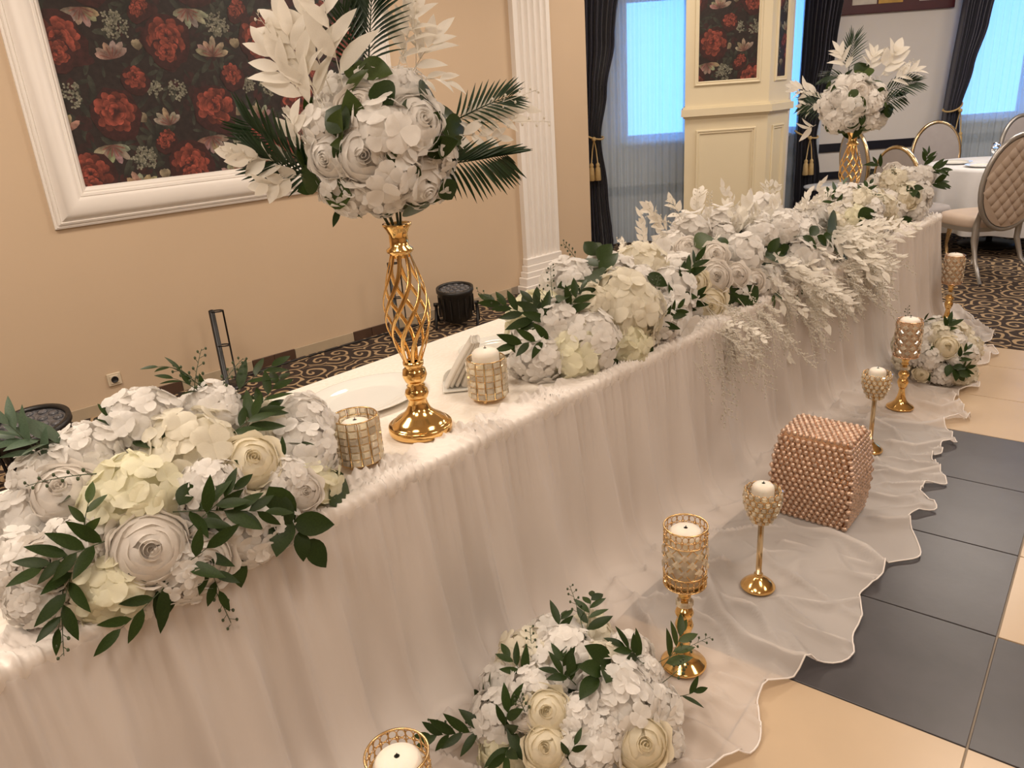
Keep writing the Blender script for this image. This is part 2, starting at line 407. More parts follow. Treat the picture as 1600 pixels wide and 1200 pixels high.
# dark dado rails on the window walls
def rail(name, x0, x1, dep, z0, z1, d=0.025):
    b = MB(); b.bevbox(((x0 + x1) / 2, dep - d / 2, (z0 + z1) / 2), (x1 - x0, d, z1 - z0), 0.004)
    return tag(b.build(name, M['rail'], smooth=False, M=FM), kind='structure')
rail('trim_4', 3.42, 15.8, 10.35, 0.80, 0.905); rail('trim_5', 3.42, 15.8, 10.35, 0.455, 0.55)
rail('trim_6', 1.0, 3.2, 9.36, 0.565, 0.665)

# ---- skirting tiles of the left wall, one by one
base = MB(); base.box((-2.25, -0.004, 0.036), (11.5, 0.008, 0.072))
baseboard = tag(base.build('baseboard_left', M['grout'], smooth=False, M=WM), kind='structure')
_sk = {}
x = -6.3
seq = []
pat = [('skirt_beige', 0.52), ('skirt_brown', 0.172), ('skirt_brown', 0.172)]
# phase so that a long beige tile starts at 0.32
x = 0.32 - 8 * 0.864
while x < 2.5:
    for k, L in pat:
        if x + L > -6.2 and x + L < 2.62:
            key = (k, L)
            if key not in _sk:
                b = MB(); b.bevbox((0, 0, 0), (L - 0.004, 0.012, 0.076), 0.0015); _sk[key] = b.mesh('skirting_tile', M[k], False)
            put('skirting_tile', _sk[key], baseboard, (x + L / 2, -0.014, 0.039))
        x += L

# ---- fluted pilaster
def pilaster(name, w0, w1):
    b = MB()
    L = w1 - w0; n = 5; m_ = 0.045; fl = (L - 2 * m_ + 0.02) / n - 0.02
    prof = [(0, 0), (0, -0.055)]
    x = m_
    for k in range(n):
        for t in range(7):
            a = PI * t / 6
            prof.append((x + fl / 2 - fl / 2 * math.cos(a), -0.055 + 0.026 * math.sin(a)))
        x += fl + 0.02
    prof += [(L, -0.055), (L, 0)]
    rows = [[(w0 + u, v, z) for u, v in prof] for z in (0.30, CEIL - 0.25)]
    b.grid(rows)
    o = tag(b.build(name, M['trim'], smooth=False, M=WM), kind='structure')
    b = MB()
    for z0, z1, ex, dp in ((0.0, 0.075, 0.10, 0.13), (0.075, 0.15, 0.075, 0.115), (0.15, 0.20, 0.05, 0.10), (0.20, 0.255, 0.03, 0.085), (0.255, 0.32, 0.015, 0.07)):
        b.bevbox(((w0 + w1) / 2, -dp / 2, (z0 + z1) / 2), (L + 2 * ex, dp, z1 - z0), 0.006)
    b.build('pilaster_base', M['trim'], o, smooth=False)
    return o
pilaster('trim_1', 2.76, 3.20)

# ---- printed wallpaper: red peonies, pale lilies, small white blossom on near black
def print_material():
    m = mat('flower printed wallpaper', (0.02, 0.015, 0.015), 0.55)
    nt = m.node_tree; b = nt.nodes['Principled BSDF']
    a = nt.nodes.new('ShaderNodeVertexColor'); a.layer_name = 'print'
    n = nt.nodes.new('ShaderNodeTexNoise'); n.inputs['Scale'].default_value = 30; n.inputs['Detail'].default_value = 5
    tc = nt.nodes.new('ShaderNodeTexCoord'); link(nt, tc.outputs['Object'], n.inputs['Vector'])
    mr = nt.nodes.new('ShaderNodeMapRange'); mr.inputs[1].default_value = 0.3; mr.inputs[2].default_value = 0.7; mr.inputs[3].default_value = 0.42; mr.inputs[4].default_value = 1.12
    link(nt, n.outputs['Fac'], mr.inputs[0])
    mx = nt.nodes.new('ShaderNodeMix'); mx.data_type = 'RGBA'; mx.blend_type = 'MULTIPLY'; mx.inputs[0].default_value = 1
    link(nt, a.outputs[0], mx.inputs[6]); link(nt, mr.outputs[0], mx.inputs[7]); link(nt, mx.outputs[2], b.inputs['Base Color'])
    return m
M['print'] = print_material()
def wallpaper(u0, u1, v0, v1, ou, ov, seed=3):
    """flat print in the (u, v) plane; returns a mesh lying in x = u, z = v, y = 0 (towards -y)"""
    r = random.Random(seed)
    V, Fc, C = [], [], []
    lay = [0.0]
    def poly(pts, cols):
        b = len(V); lay[0] += 0.000003
        q = [(min(max(x, u0), u1), -lay[0], min(max(z, v0), v1)) for x, z in pts]
        xs = [a[0] for a in q]; zs = [a[2] for a in q]
        if max(xs) - min(xs) < 1e-4 or max(zs) - min(zs) < 1e-4: return
        V.extend(q); C.extend(cols); Fc.append(tuple(range(b, b + len(q))))
    def petal(cx, cz, ang, L, Wd, c0, c1, tip=0.5):
        ca, sa = math.cos(ang), math.sin(ang); pts = []; cols = []
        for t, w in ((0, 0.12), (0.35, 0.8), (0.65, 1.0), (0.88, 0.7), (1.0, 0.0 + 0.25 * (1 - tip)), ):
            pts.append((t, w))
        loop = [(t, w) for t, w in pts] + [(t, -w) for t, w in reversed(pts)]
        out = []
        for t, w in loop:
            x = t * L; y = w * Wd
            out.append((cx + x * ca - y * sa, cz + x * sa + y * ca)); k = min(1, max(0, t + 0.18 * w))
            cols.append(tuple(c0[i] + (c1[i] - c0[i]) * k for i in range(3)) + (1,))
        poly(out, cols)
    def blob(cx, cz, rx, rz, c, n=14, jit=0.2):
        pts = []
        for k in range(n):
            a = 2 * PI * k / n; f = 1 + jit * (r.random() - 0.5)
            pts.append((cx + rx * f * math.cos(a), cz + rz * f * math.sin(a)))
        poly(pts, [c + (1,)] * n)
    red0, red1, halo = (0.035, 0.005, 0.005), (0.40, 0.085, 0.055), (0.045, 0.010, 0.010)
    def peony(cx, cz, R):
        blob(cx, cz - 0.02, R * 1.35, R * 1.4, halo)
        for ringf, n, Lf in ((0.95, 11, 0.62), (0.78, 10, 0.55), (0.58, 9, 0.45), (0.4, 8, 0.36), (0.22, 6, 0.28)):
            for k in range(n):
                a = 2 * PI * (k + r.random() * 0.7) / n
                rr = R * ringf * 0.5
                f = 0.3 + 0.85 * r.random()
                if math.sin(a) < -0.2 and ringf > 0.7: f *= 0.75
                petal(cx + rr * math.cos(a), cz + rr * math.sin(a) * 0.95, a + r.uniform(-0.5, 0.5), R * Lf * r.uniform(0.8, 1.15), R * 0.24 * r.uniform(0.8, 1.2),
                      red0, tuple(c * f for c in red1), 0.4)
        for k in range(7):
            a = r.random() * 2 * PI
            petal(cx + R * 0.1 * math.cos(a), cz + 0.06 * R + R * 0.1 * math.sin(a), a + 1.6, R * 0.3, R * 0.07, red0, (0.42, 0.08, 0.05), 0.2)
    cr0, cr1 = (0.12, 0.05, 0.04), (0.44, 0.36, 0.26)
    def lily(cx, cz, R, a0, n=6, spread=2 * PI):
        for k in range(n):
            a = a0 + spread * (k + 0.5) / n + r.uniform(-0.15, 0.15)
            petal(cx, cz, a, R * r.uniform(0.8, 1.1), R * 0.17, cr0, tuple(c * r.uniform(0.7, 1.1) for c in cr1), 1.0)
            petal(cx, cz, a, R * 0.6, R * 0.04, (0.10, 0.02, 0.02), (0.28, 0.12, 0.09), 1.0)
    def cluster(cx, cz, R):
        for k in range(26):
            a = r.random() * 2 * PI; d = R * math.sqrt(r.random())
            x, z = cx + d * math.cos(a), cz + d * math.sin(a) * 1.2
            w = r.uniform(0.5, 1.0)
            for q in range(3):
                petal(x, z, r.random() * 2 * PI, 0.017, 0.006, (0.10, 0.10, 0.06), (0.40 * w, 0.38 * w, 0.30 * w), 0.5)
    def leaf(cx, cz, a, L):
        g = r.uniform(0.5, 1.2)
        petal(cx, cz, a, L, L * 0.13, (0.012, 0.012, 0.010), (0.055 * g, 0.058 * g, 0.042 * g), 1.0)
    def bud(cx, cz, R, a):
        for k in (-0.35, 0.35, 0): petal(cx, cz, a + k, R, R * 0.33, (0.10, 0.07, 0.04), (0.36, 0.30, 0.20), 1.0)
    b4 = [(u0, 0, v0), (u1, 0, v0), (u1, 0, v1), (u0, 0, v1)]
    V.extend(b4); C.extend([(0.022, 0.013, 0.012, 1)] * 4); Fc.append((0, 1, 2, 3))
    PU, PV = 0.625, 0.77
    cells = [(ou + PU * i, ov + PV * j) for i in range(-6, 7) for j in range(-4, 5)
             if u0 - 0.75 < ou + PU * i < u1 + 0.2 and v0 - 0.7 < ov + PV * j < v1 + 0.4]
    for cx, cz in cells:
        lay[0] = 0.0001
        for k in range(70):
            x, z = cx + r.random() * PU, cz - 0.3 + r.random() * PV
            if r.random() < 0.35: blob(x, z, r.uniform(0.02, 0.05), r.uniform(0.02, 0.05), (0.03 + 0.02 * r.random(), 0.012, 0.012))
            leaf(x, z, r.random() * 2 * PI, r.uniform(0.06, 0.15))
    for cx, cz in cells:
        lay[0] = 0.0008
        for k in range(9): leaf(cx + 0.21, cz - 0.17, 0.6 + 0.62 * k + r.uniform(-0.2, 0.2), r.uniform(0.10, 0.16))
        for k in range(7): leaf(cx + 0.13, cz + 0.52, 0.3 + 0.8 * k, r.uniform(0.08, 0.14))
        cluster(cx + 0.09, cz - 0.28, 0.06); cluster(cx - 0.22, cz + 0.11, 0.055); cluster(cx - 0.02 + 0.15, cz + 0.49, 0.06); cluster(cx + 0.26, cz + 0.12, 0.04)
        lily(cx - 0.06, cz - 0.19, 0.125, -PI * 0.98, 6, PI * 0.98); lily(cx + 0.05, cz + 0.30, 0.12, 0.15, 6, PI * 0.95); lily(cx + 0.31, cz - 0.10, 0.11, 0.4, 5, PI * 0.8)
        bud(cx + 0.215, cz + 0.345, 0.065, PI / 2); bud(cx + 0.17, cz - 0.07, 0.06, PI * 0.7)
        peony(cx, cz, 0.115); peony(cx + 0.40, cz + 0.42, 0.115); peony(cx + 0.40 - 0.02, cz + 0.34, 0.07)
        peony(cx + 0.16, cz + 0.19, 0.062); peony(cx + 0.28, cz - 0.17, 0.045); peony(cx + 0.25, cz + 0.57, 0.04)
    me = bpy.data.meshes.new('wallpaper_print'); me.from_pydata(V, [], Fc); me.materials.append(M['print'])
    ca = me.color_attributes.new('print', 'FLOAT_COLOR', 'POINT')
    ca.data.foreach_set('color', [c for q in C for c in q])
    me.update()
    return me

# ---- big wall frame: mitred plaster moulding around the print
def moulding(prof, x0, x1, z0, z1, y=0.0):
    """profile (inset from the outer edge, depth out of the wall) swept around a rectangle"""
    b = MB()
    rows = []
    for ins, dp in prof:
        rows.append([(x0 + ins, y - dp, z0 + ins), (x1 - ins, y - dp, z0 + ins), (x1 - ins, y - dp, z1 - ins), (x0 + ins, y - dp, z1 - ins)])
    b.grid(rows, closed_v=True)
    return b
FPROF = [(0, 0), (0, 0.022), (0.012, 0.028), (0.018, 0.022), (0.022, 0.034), (0.034, 0.040), (0.040, 0.032), (0.05, 0.045), (0.08, 0.066), (0.115, 0.074), (0.15, 0.066),
         (0.172, 0.052), (0.176, 0.056), (0.190, 0.052), (0.196, 0.040), (0.205, 0.042), (0.215, 0.034), (0.225, 0.012), (0.228, 0.0)]
fx0, fx1, fz0, fz1 = -1.06, 1.49, 1.205, 3.25
b = moulding(FPROF, fx0, fx1, fz0, fz1)
wall_frame = tag(sharp(b.build('trim_2', M['trim'], M=WM), 28), 'white plaster frame around floral wallpaper', kind='structure')
put('wallpaper_panel', wallpaper(fx0 + 0.2, fx1 - 0.2, fz0 + 0.2, fz1 - 0.2, -0.562, 1.846), wall_frame, (0, -0.006, 0))

# ---- socket on the left wall
su, sz = W(178, 592)
s = thing('wall_socket', 'small beige power socket low on the cream wall', 'socket', WM @ Vector((su, -0.001, sz)))
s.matrix_world = WM @ Matrix.Translation((su, 0, sz))
b = MB(); b.bevbox((0, -0.007, 0), (0.085, 0.014, 0.085), 0.004); b.build('socket_plate', M['plastic_white'], s, smooth=False)
b = MB(); b.bevbox((0, -0.016, 0), (0.058, 0.006, 0.058), 0.003); b.build('socket_insert', M['plastic_white'], s, smooth=False)
b = MB()
b.lathe([(0.022, 0), (0.022, 0.004), (0.018, 0.004), (0.016, 0.001), (0.001, 0.001)], 20)
for q in (-0.008, 0.008): b.lathe([(0.0025, 0.001), (0.0025, 0.004), (0.0005, 0.004)], 8, (q, 0, 0))
b.build('socket_recess', M['black'], s, M=Matrix.Translation((0, -0.019, 0)) @ Matrix.Rotation(PI / 2, 4, 'X'))

# ---- panelled column
def column():
    z = lambda *a: a
    b = MB()
    outl = [(1.955, 8.3), (2.81, 8.3), (3.13, 8.62), (3.13, 9.2), (2.20, 9.2)]
    rows = [[(x, y, h) for x, y in outl] for h in (0, CEIL)]
    b.grid(rows, closed_v=True)
    col = tag(b.build('column', M['column'], smooth=False, M=FM), 'ivory panelled column with floral print panel', kind='structure')
    b = MB()
    def ledge(off, h0, h1):
        o2 = [(1.955 - off, 8.3 - off), (2.81 + off * 0.41, 8.3 - off), (3.13 + off, 8.62 - off * 0.41), (3.13 + off, 9.2), (2.20 - off, 9.2)]
        k = len(b.v)
        for h in (h0, h1):
            for x, y in o2: b.v.append((x, y, h))
        for j in range(5):
            j2 = (j + 1) % 5; b.face((k + j, k + j2, k + 5 + j2, k + 5 + j))
        b.face([k + j for j in range(4, -1, -1)]); b.face([k + 5 + j for j in range(5)])
    ledge(0.02, 1.425, 1.445); ledge(0.05, 1.445, 1.515); ledge(0.025, 1.515, 1.535)
    b.build('ledge', M['column'], col, smooth=False)
    mp = [(0, 0), (0, 0.012), (0.008, 0.018), (0.018, 0.016), (0.024, 0.008), (0.034, 0.012), (0.042, 0.006), (0.044, 0)]
    moulding(mp, 2.045, 2.715, 1.73, 3.2, 8.3).build('panel_moulding', M['column'], col, smooth=False)
    moulding(mp, 2.07, 2.69, 0.30, 1.305, 8.3).build('panel_moulding', M['column'], col, smooth=False)
    put('wallpaper_panel', wallpaper(2.085, 2.675, 1.77, 3.16, 2.23, 2.13, 9), col, (0, 8.297, 0))
    cm = Matrix.Translation((2.81, 8.3, 0)) @ Matrix.Rotation(PI / 4, 4, 'Z')      # chamfer face, 0.4525 wide
    moulding(mp, 0.10, 0.36, 1.73, 3.2).build('panel_moulding', M['column'], col, smooth=False, M=cm)
    moulding(mp, 0.10, 0.36, 0.30, 1.305).build('panel_moulding', M['column'], col, smooth=False, M=cm)
    put('wallpaper_panel', wallpaper(0.14, 0.32, 1.77, 3.16, 0.0, 2.3, 5), col, M=cm @ Matrix.Translation((0, -0.003, 0)))
column()
# ================================================================== head table, cloth, gathered skirt
TX0, TX1, TY0, TY1, TZ = -2.65, -1.70, -0.75, 6.26, 0.75
def damask():
    m = mat('white damask cloth', (0.84, 0.77, 0.68), 0.6, sheen=0.2)
    nt = m.node_tree; b = nt.nodes['Principled BSDF']; tc = nt.nodes.new('ShaderNodeTexCoord')
    w = nt.nodes.new('ShaderNodeTexWave'); w.inputs['Scale'].default_value = 9; w.inputs['Distortion'].default_value = 14; w.inputs['Detail'].default_value = 2; w.inputs['Detail Scale'].default_value = 2.2
    link(nt, tc.outputs['Object'], w.inputs['Vector'])
    mr = nt.nodes.new('ShaderNodeMapRange'); mr.inputs[1].default_value = 0.45; mr.inputs[2].default_value = 0.6; mr.inputs[3].default_value = 0.7; mr.inputs[4].default_value = 0.38
    link(nt, w.outputs['Fac'], mr.inputs[0]); link(nt, mr.outputs[0], b.inputs['Roughness'])
    mx = nt.nodes.new('ShaderNodeMix'); mx.data_type = 'RGBA'; mx.inputs[6].default_value = (0.82, 0.75, 0.66, 1); mx.inputs[7].default_value = (0.87, 0.81, 0.73, 1)
    link(nt, w.outputs['Fac'], mx.inputs[0]); link(nt, mx.outputs[2], b.inputs['Base Color'])
    return m
M['damask'] = damask()
M['chiffon'] = thin(mat('white chiffon', (0.84, 0.78, 0.74), 0.65, var=0.02, vscale=6, sheen=0.3), (0.84, 0.78, 0.74), 0.25, 0.34)
M['lining'] = mat('white lining', (0.80, 0.74, 0.69), 0.7, var=0.02, vscale=5)
M['hem'] = mat('satin hem cord', (0.86, 0.80, 0.76), 0.4, var=0.02)
t = thing('banquet_table', 'long head table under white cloth and gathered skirt', 'table', ((TX0 + TX1) / 2, (TY0 + TY1) / 2, 0))
b = MB(); b.bevbox((0, 0, 0.7225), (TX1 - TX0 - 0.03, TY1 - TY0 - 0.03, 0.035), 0.004); b.build('table_top', M['trim'], t, smooth=False)
for sx in (-0.35, 0.35):
    for sy in (-3.2, -1.0, 1.0, 3.2):
        b = MB(); b.lathe([(0.022, 0.0), (0.022, 0.705)], 12); b.build('leg', M['blackmetal'], t, (sx, sy, 0))

# tablecloth: flat on top, rounded edges, falls to the floor at the back and the far end
def hang_line(off):
    """outline of the table top at an outward offset: front side, far corner, far end, back corner, back side"""
    pts = []
    rc = 0.05 + max(0.0, off)
    def arc(cx, cy, a0, a1, n=8):
        for k in range(n + 1):
            a = a0 + (a1 - a0) * k / n; pts.append((cx + rc * math.cos(a), cy + rc * math.sin(a)))
    n = 300
    for k in range(n): pts.append((TX1 + off, TY0 + (TY1 - 0.05 - TY0) * k / n))
    arc(TX1 - 0.05, TY1 - 0.05, 0, PI / 2)
    for k in range(1, 40): pts.append((TX1 - 0.05 + (TX0 + 0.10 - TX1) * k / 40, TY1 + off))
    arc(TX0 + 0.05, TY1 - 0.05, PI / 2, PI)
    for k in range(1, n + 1): pts.append((TX0 - off, TY1 - 0.05 + (TY0 - TY1 + 0.05) * k / n))
    return pts
b = MB()
rows = []
for off, z in ((0.001, TZ + 0.002), (0.006, TZ - 0.002), (0.010, TZ - 0.02), (0.018, 0.55), (0.026, 0.3), (0.035, 0.004)):
    line = hang_line(off); rows.append([])
    for k, (x, y) in enumerate(line):
        amp = (TZ - z) * 0.03 * (0.6 + nz(k * 0.05, 3.3)) if z < 0.7 else 0
        if k < 300:                            # front side stays flat under the skirt
            rows[-1].append((TX1 + min(off, 0.004) - (0.012 if z < TZ - 0.01 else 0), y, z)); continue
        d = amp * math.sin(k * 0.9 + 2 * nz(k * 0.08))
        rows[-1].append((x + (d if x > -2 else -d) if TX0 + 0.06 < x else x - abs(d), y, z))
base_i = b.grid(rows)
k = len(rows[0])
# top surface: fan of strips between front and back sides
rows2 = []
line = [v for v in rows[0]]
nfront = 300
for i in range(0, nfront, 6):
    fx, fy, fz = line[i]
    rows2.append([(fx + (TX0 - 0.001 - fx) * u / 10, fy, TZ + 0.002 + 0.0012 * nz(u * 0.9, fy * 5)) for u in range(11)])
rows2.append([(TX1 + 0.001 + (TX0 - TX1 - 0.002) * u / 10, TY1 - 0.05, TZ + 0.002) for u in range(11)])
rows2.append([(TX1 - 0.014 + (TX0 - TX1 + 0.028) * u / 10, TY1 - 0.014, TZ + 0.002) for u in range(11)])
rows2.append([(TX1 - 0.05 + (TX0 - TX1 + 0.10) * u / 10, TY1, TZ + 0.002) for u in range(11)])
b.grid(rows2)
tag(b.build('tablecloth', M['damask']), 'cream white damask tablecloth laid over the long head table', 'tablecloth')

# --- the gathered chiffon skirt
YC = TY1 - 0.06                                # where the front turns round the far corner
S_FRONT = YC - TY0
RC = 0.06
S_ARC = RC * PI / 2
S_END = 0.80
S_TOT = S_FRONT + S_ARC + S_END
def skirt_base(s):                             # point on the table edge, outward direction
    if s <= S_FRONT: return Vector((TX1, TY0 + s, 0)), Vector((1, 0, 0))
    if s <= S_FRONT + S_ARC:
        a = (s - S_FRONT) / RC
        n = Vector((math.cos(a), math.sin(a), 0)); return Vector((TX1 - RC, YC, 0)) + n * RC, n
    q = s - S_FRONT - S_ARC
    return Vector((TX1 - RC - q, YC + RC, 0)), Vector((0, 1, 0))
HEM = [(-1, 0.86), (1.2, 0.90), (1.6, 0.91), (2.0, 0.93), (2.2, 0.98), (2.7, 0.96), (3.2, 0.88), (3.7, 0.83), (4.4, 0.74), (5.0, 0.66), (5.5, 0.60), (5.9, 0.50), (6.3, 0.34), (6.7, 0.20), (8, 0.16)]
FOOT = [(-1, 0.20), (2.0, 0.20), (3.0, 0.19), (4.5, 0.16), (6, 0.12), (8, 0.10)]
SITES = []                                     # things standing on the cloth: (x, y, radius) keep it flat below them
for _px, _py, _r in ((1070, 1035, 0.10), (1185, 915, 0.09), (1358, 703, 0.09), (1405, 636, 0.10), (1479, 500, 0.08)):
    _q = P(_px, _py, 0.0); SITES.append((_q.x, _q.y, _r))
_q = P(661, 1445, 0); SITES.append((_q.x, _q.y, 0.10))
SITES.append((-1.155, 2.985, 0.19)); SITES.append((-1.20, 1.37, 0.2)); SITES.append((-1.25, 4.95, 0.15))
CREASES = []                                   # large folds of the pooled cloth, as floor lines: (points, height, half width)
for _h, _w, _pts in ((0.065, 0.034, ((1098, 905), (1128, 970), (1165, 1008), (1230, 1035), (1292, 1052))), (0.040, 0.026, ((1195, 985), (1235, 1000), (1262, 1035))),
                     (0.030, 0.018, ((1200, 932), (1290, 946), (1372, 932))), (0.034, 0.020, ((1188, 948), (1258, 985), (1322, 1005))), (0.028, 0.018, ((1205, 895), (1300, 893), (1385, 905))),
                     (0.060, 0.034, ((1228, 815), (1300, 842), (1352, 865), (1398, 905))), (0.035, 0.022, ((1225, 850), (1300, 870), (1375, 890))), (0.030, 0.02, ((1200, 958), (1235, 1010), (1285, 1040))),
                     (0.040, 0.024, ((1330, 800), (1385, 815), (1440, 812))), (0.032, 0.02, ((1345, 770), (1400, 780), (1452, 772))), (0.045, 0.028, ((1370, 735), (1420, 745), (1468, 735))),
                     (0.040, 0.026, ((1372, 690), (1430, 700), (1486, 690))), (0.045, 0.028, ((1380, 662), (1440, 668), (1498, 655))), (0.040, 0.026, ((1420, 625), (1470, 640), (1520, 622))),
                     (0.030, 0.02, ((1440, 605), (1500, 612), (1530, 600))), (0.045, 0.03, ((1490, 520), (1520, 530), (1545, 560))), (0.035, 0.022, ((1500, 560), (1525, 572), (1545, 585))),
                     (0.040, 0.03, ((1070, 1130), (1110, 1150), (1150, 1185))), (0.030, 0.022, ((1090, 1080), (1150, 1110), (1200, 1105))), (0.030, 0.02, ((1110, 1050), (1180, 1075), (1235, 1068)))):
    CREASES.append(([P(a, c, 0.02).to_2d() for a, c in _pts], _h, _w))
def crease(x, y):
    q = Vector((x, y)); best = 0.0
    for pts, h, w in CREASES:
        if abs(pts[0].x - x) > 0.9 or abs(pts[0].y - y) > 1.2: continue
        for a, c in zip(pts, pts[1:]):
            e = c - a; t = max(0.0, min(1.0, (q - a).dot(e) / e.length_squared)); d = (q - a - e * t).length
            if d < 3 * w: best = max(best, h * math.exp(-(d / w) ** 2))
    return best
def fold(s, t):                                # irregular pleats running down the skirt
    w = s + 0.05 * nz(s * 1.3, 1.7) + 0.10 * t * nz(s * 0.7, 9.1)
    a = math.sin(2 * PI * w / 0.31 + 2.2 * nz(w * 2.1)); c = math.sin(PI * w / 0.150 + 2.2 * nz(w * 1.9, 5.0))
    c = (1 - abs(c)) ** 1.6 * 2 - 0.7          # crests drawn to a crease
    g = math.sin(2 * PI * w / 0.05 + 4 * nz(w * 5, 2.0))
    up = max(0.0, 1 - t * 2.2)
    keep = 0.5 + 0.7 * nz(w * 2.3, t * 0.5, 4.4)
    return a * (0.25 + 0.75 * t) * (0.75 + 0.5 * nz(w * 1.1, 7)) + c * 0.75 * (0.35 + keep) * (1 - 0.25 * t) + g * 0.8 * up
def ridge(x, e=3.6): return (1 - abs(math.sin(PI * x))) ** e
def skirt_point(s, v):
    """v: 0..1 down the drop, 1..2 over the floor"""
    p, n = skirt_base(s)
    y = s + TY0 if s <= S_FRONT else YC + (s - S_FRONT) * 0.7
    foot = interp(FOOT, y); hem = interp(HEM, y)
    hem += 0.042 * math.sin(2 * PI * s / 0.47 + 3.5 * nz(s * 1.3, 4)) + 0.020 * nz(s * 6.0, 8) + 0.014 * math.sin(2 * PI * s / 0.19 + 4 * nz(s * 2, 8))
    if v <= 1.0:
        z = TZ + 0.006 - (TZ - 0.012) * v
        out = 0.012 + (foot - 0.02) * (0.55 * v + 0.45 * v ** 9)
        d = fold(s, v) * (0.007 + 0.031 * min(1, v * 1.6))
        q = p + n * (out + d)
        if v > 0.86: z += 0.012 * (v - 0.86) / 0.14
        return Vector((q.x, q.y, max(z, 0.008)))
    u = v - 1.0
    x = foot - 0.01 + (hem - foot) * u
    d = fold(s, 1.0) * 0.030 * (1 - u) ** 2
    tn = skirt_base(s)[1]; tang = Vector((-tn.y, tn.x, 0))
    fan = 0.16 * u * math.sin(s * 1.9 + 0.7) * (1 if s < S_FRONT - 0.6 else 0)
    q = p + n * (x + d) + tang * fan
    # relief of the cloth lying on the floor: creases running out to the hem plus cross swags
    sw = s + 0.30 * u * math.sin(s * 2.3 + 1) + 0.06 * nz(s * 3, u * 4)
    k1 = ridge(sw / 0.17 + 0.9 * nz(s * 1.4, 2.2))
    k2 = ridge(u * 2.1 + 1.9 * s + 1.5 * nz(s * 0.9, u * 1.2, 6))
    k3 = ridge(s * 3.1 - u * 1.6 + 1.2 * nz(s * 1.9, u * 1.7, 12))
    m1 = max(0.0, 0.75 + 1.3 * nz(s * 1.6, u * 2, 20)); m2 = max(0.0, 0.7 + 1.3 * nz(s * 1.2, u * 1.6, 31)); m3 = max(0.0, 0.6 + 1.3 * nz(s * 1.1, u * 1.9, 47))
    rel = k1 * m1 * 0.8 + k2 * m2 * 0.9 + k3 * m3 * 0.8 + 0.22 * (0.5 + nz(s * 5, u * 4, 1))
    amp = 0.092 * (1 - u * 0.45)
    for sx, sy, r in SITES:
        e = math.hypot(q.x - sx, q.y - sy)
        if e < r * 1.6: amp *= 0.05 + 0.95 * max(0.0, min(1.0, (e - r) / (r * 0.6)))
    z = 0.010 * (1 - u) + 0.004 + max(rel * amp * 0.6, crease(q.x, q.y) * min(1.0, amp / 0.03))
    if u < 0.15: z += 0.010 * (1 - u / 0.15)
    # hem rolls up a little on the crests
    if u > 0.9: z += (u - 0.9) * 10 * 0.012 * k1
    return Vector((q.x, q.y, z))
NS = int(S_TOT / 0.009)
vs = [0.03, 0.05, 0.08] + [0.12 + 0.88 * k / 20 for k in range(21)] + [1 + (k + 1) / 60 for k in range(60)]
rows = [[skirt_point(S_TOT * i / NS, v) for v in vs] for i in range(NS + 1)]
sk = thing('table_skirt', 'sheer white chiffon skirt gathered along the head table, pooling on the tiles', 'table skirt', (TX1, 3.0, 0))
def loc(rows, o): return [[Vector(q) - o for q in r] for r in rows]
so = Vector((TX1, 3.0, 0))
b = MB(); b.grid(loc(rows, so)); b.build('skirt_panel', M['chiffon'], sk)
# opaque lining a little inside the chiffon, ends on the floor
def lining_point(s, v):
    p, n = skirt_base(s); y = s + TY0 if s <= S_FRONT else YC + (s - S_FRONT) * 0.7
    foot = interp(FOOT, y)
    if v <= 1:
        out = 0.002 + (foot - 0.02) * (0.55 * v + 0.45 * v ** 9)
        q = p + n * (out + fold(s, v) * (0.007 + 0.031 * min(1, v * 1.6)) - 0.009)
        return Vector((q.x, q.y, TZ + 0.003 - (TZ - 0.004) * v))
    u = v - 1
    q = p + n * (foot - 0.03 + u * (0.13 + 0.05 * nz(s * 1.5, 11)))
    return Vector((q.x, q.y, 0.003))
lv = [0.02, 0.05, 0.1] + [0.15 + 0.85 * k / 14 for k in range(15)] + [1.5, 2.0]
NL = NS
b = MB(); b.grid(loc([[lining_point(S_TOT * i / NL, v) for v in lv] for i in range(NL + 1)], so)); b.build('lining', M['lining'], sk)
# rolled hem cord
path = [r[-1] + Vector((0, 0, 0.002)) - so for r in rows[::2]]
b = MB(); b.tube(path, 0.0030, 5); b.build('hem_cord', M['hem'], sk)
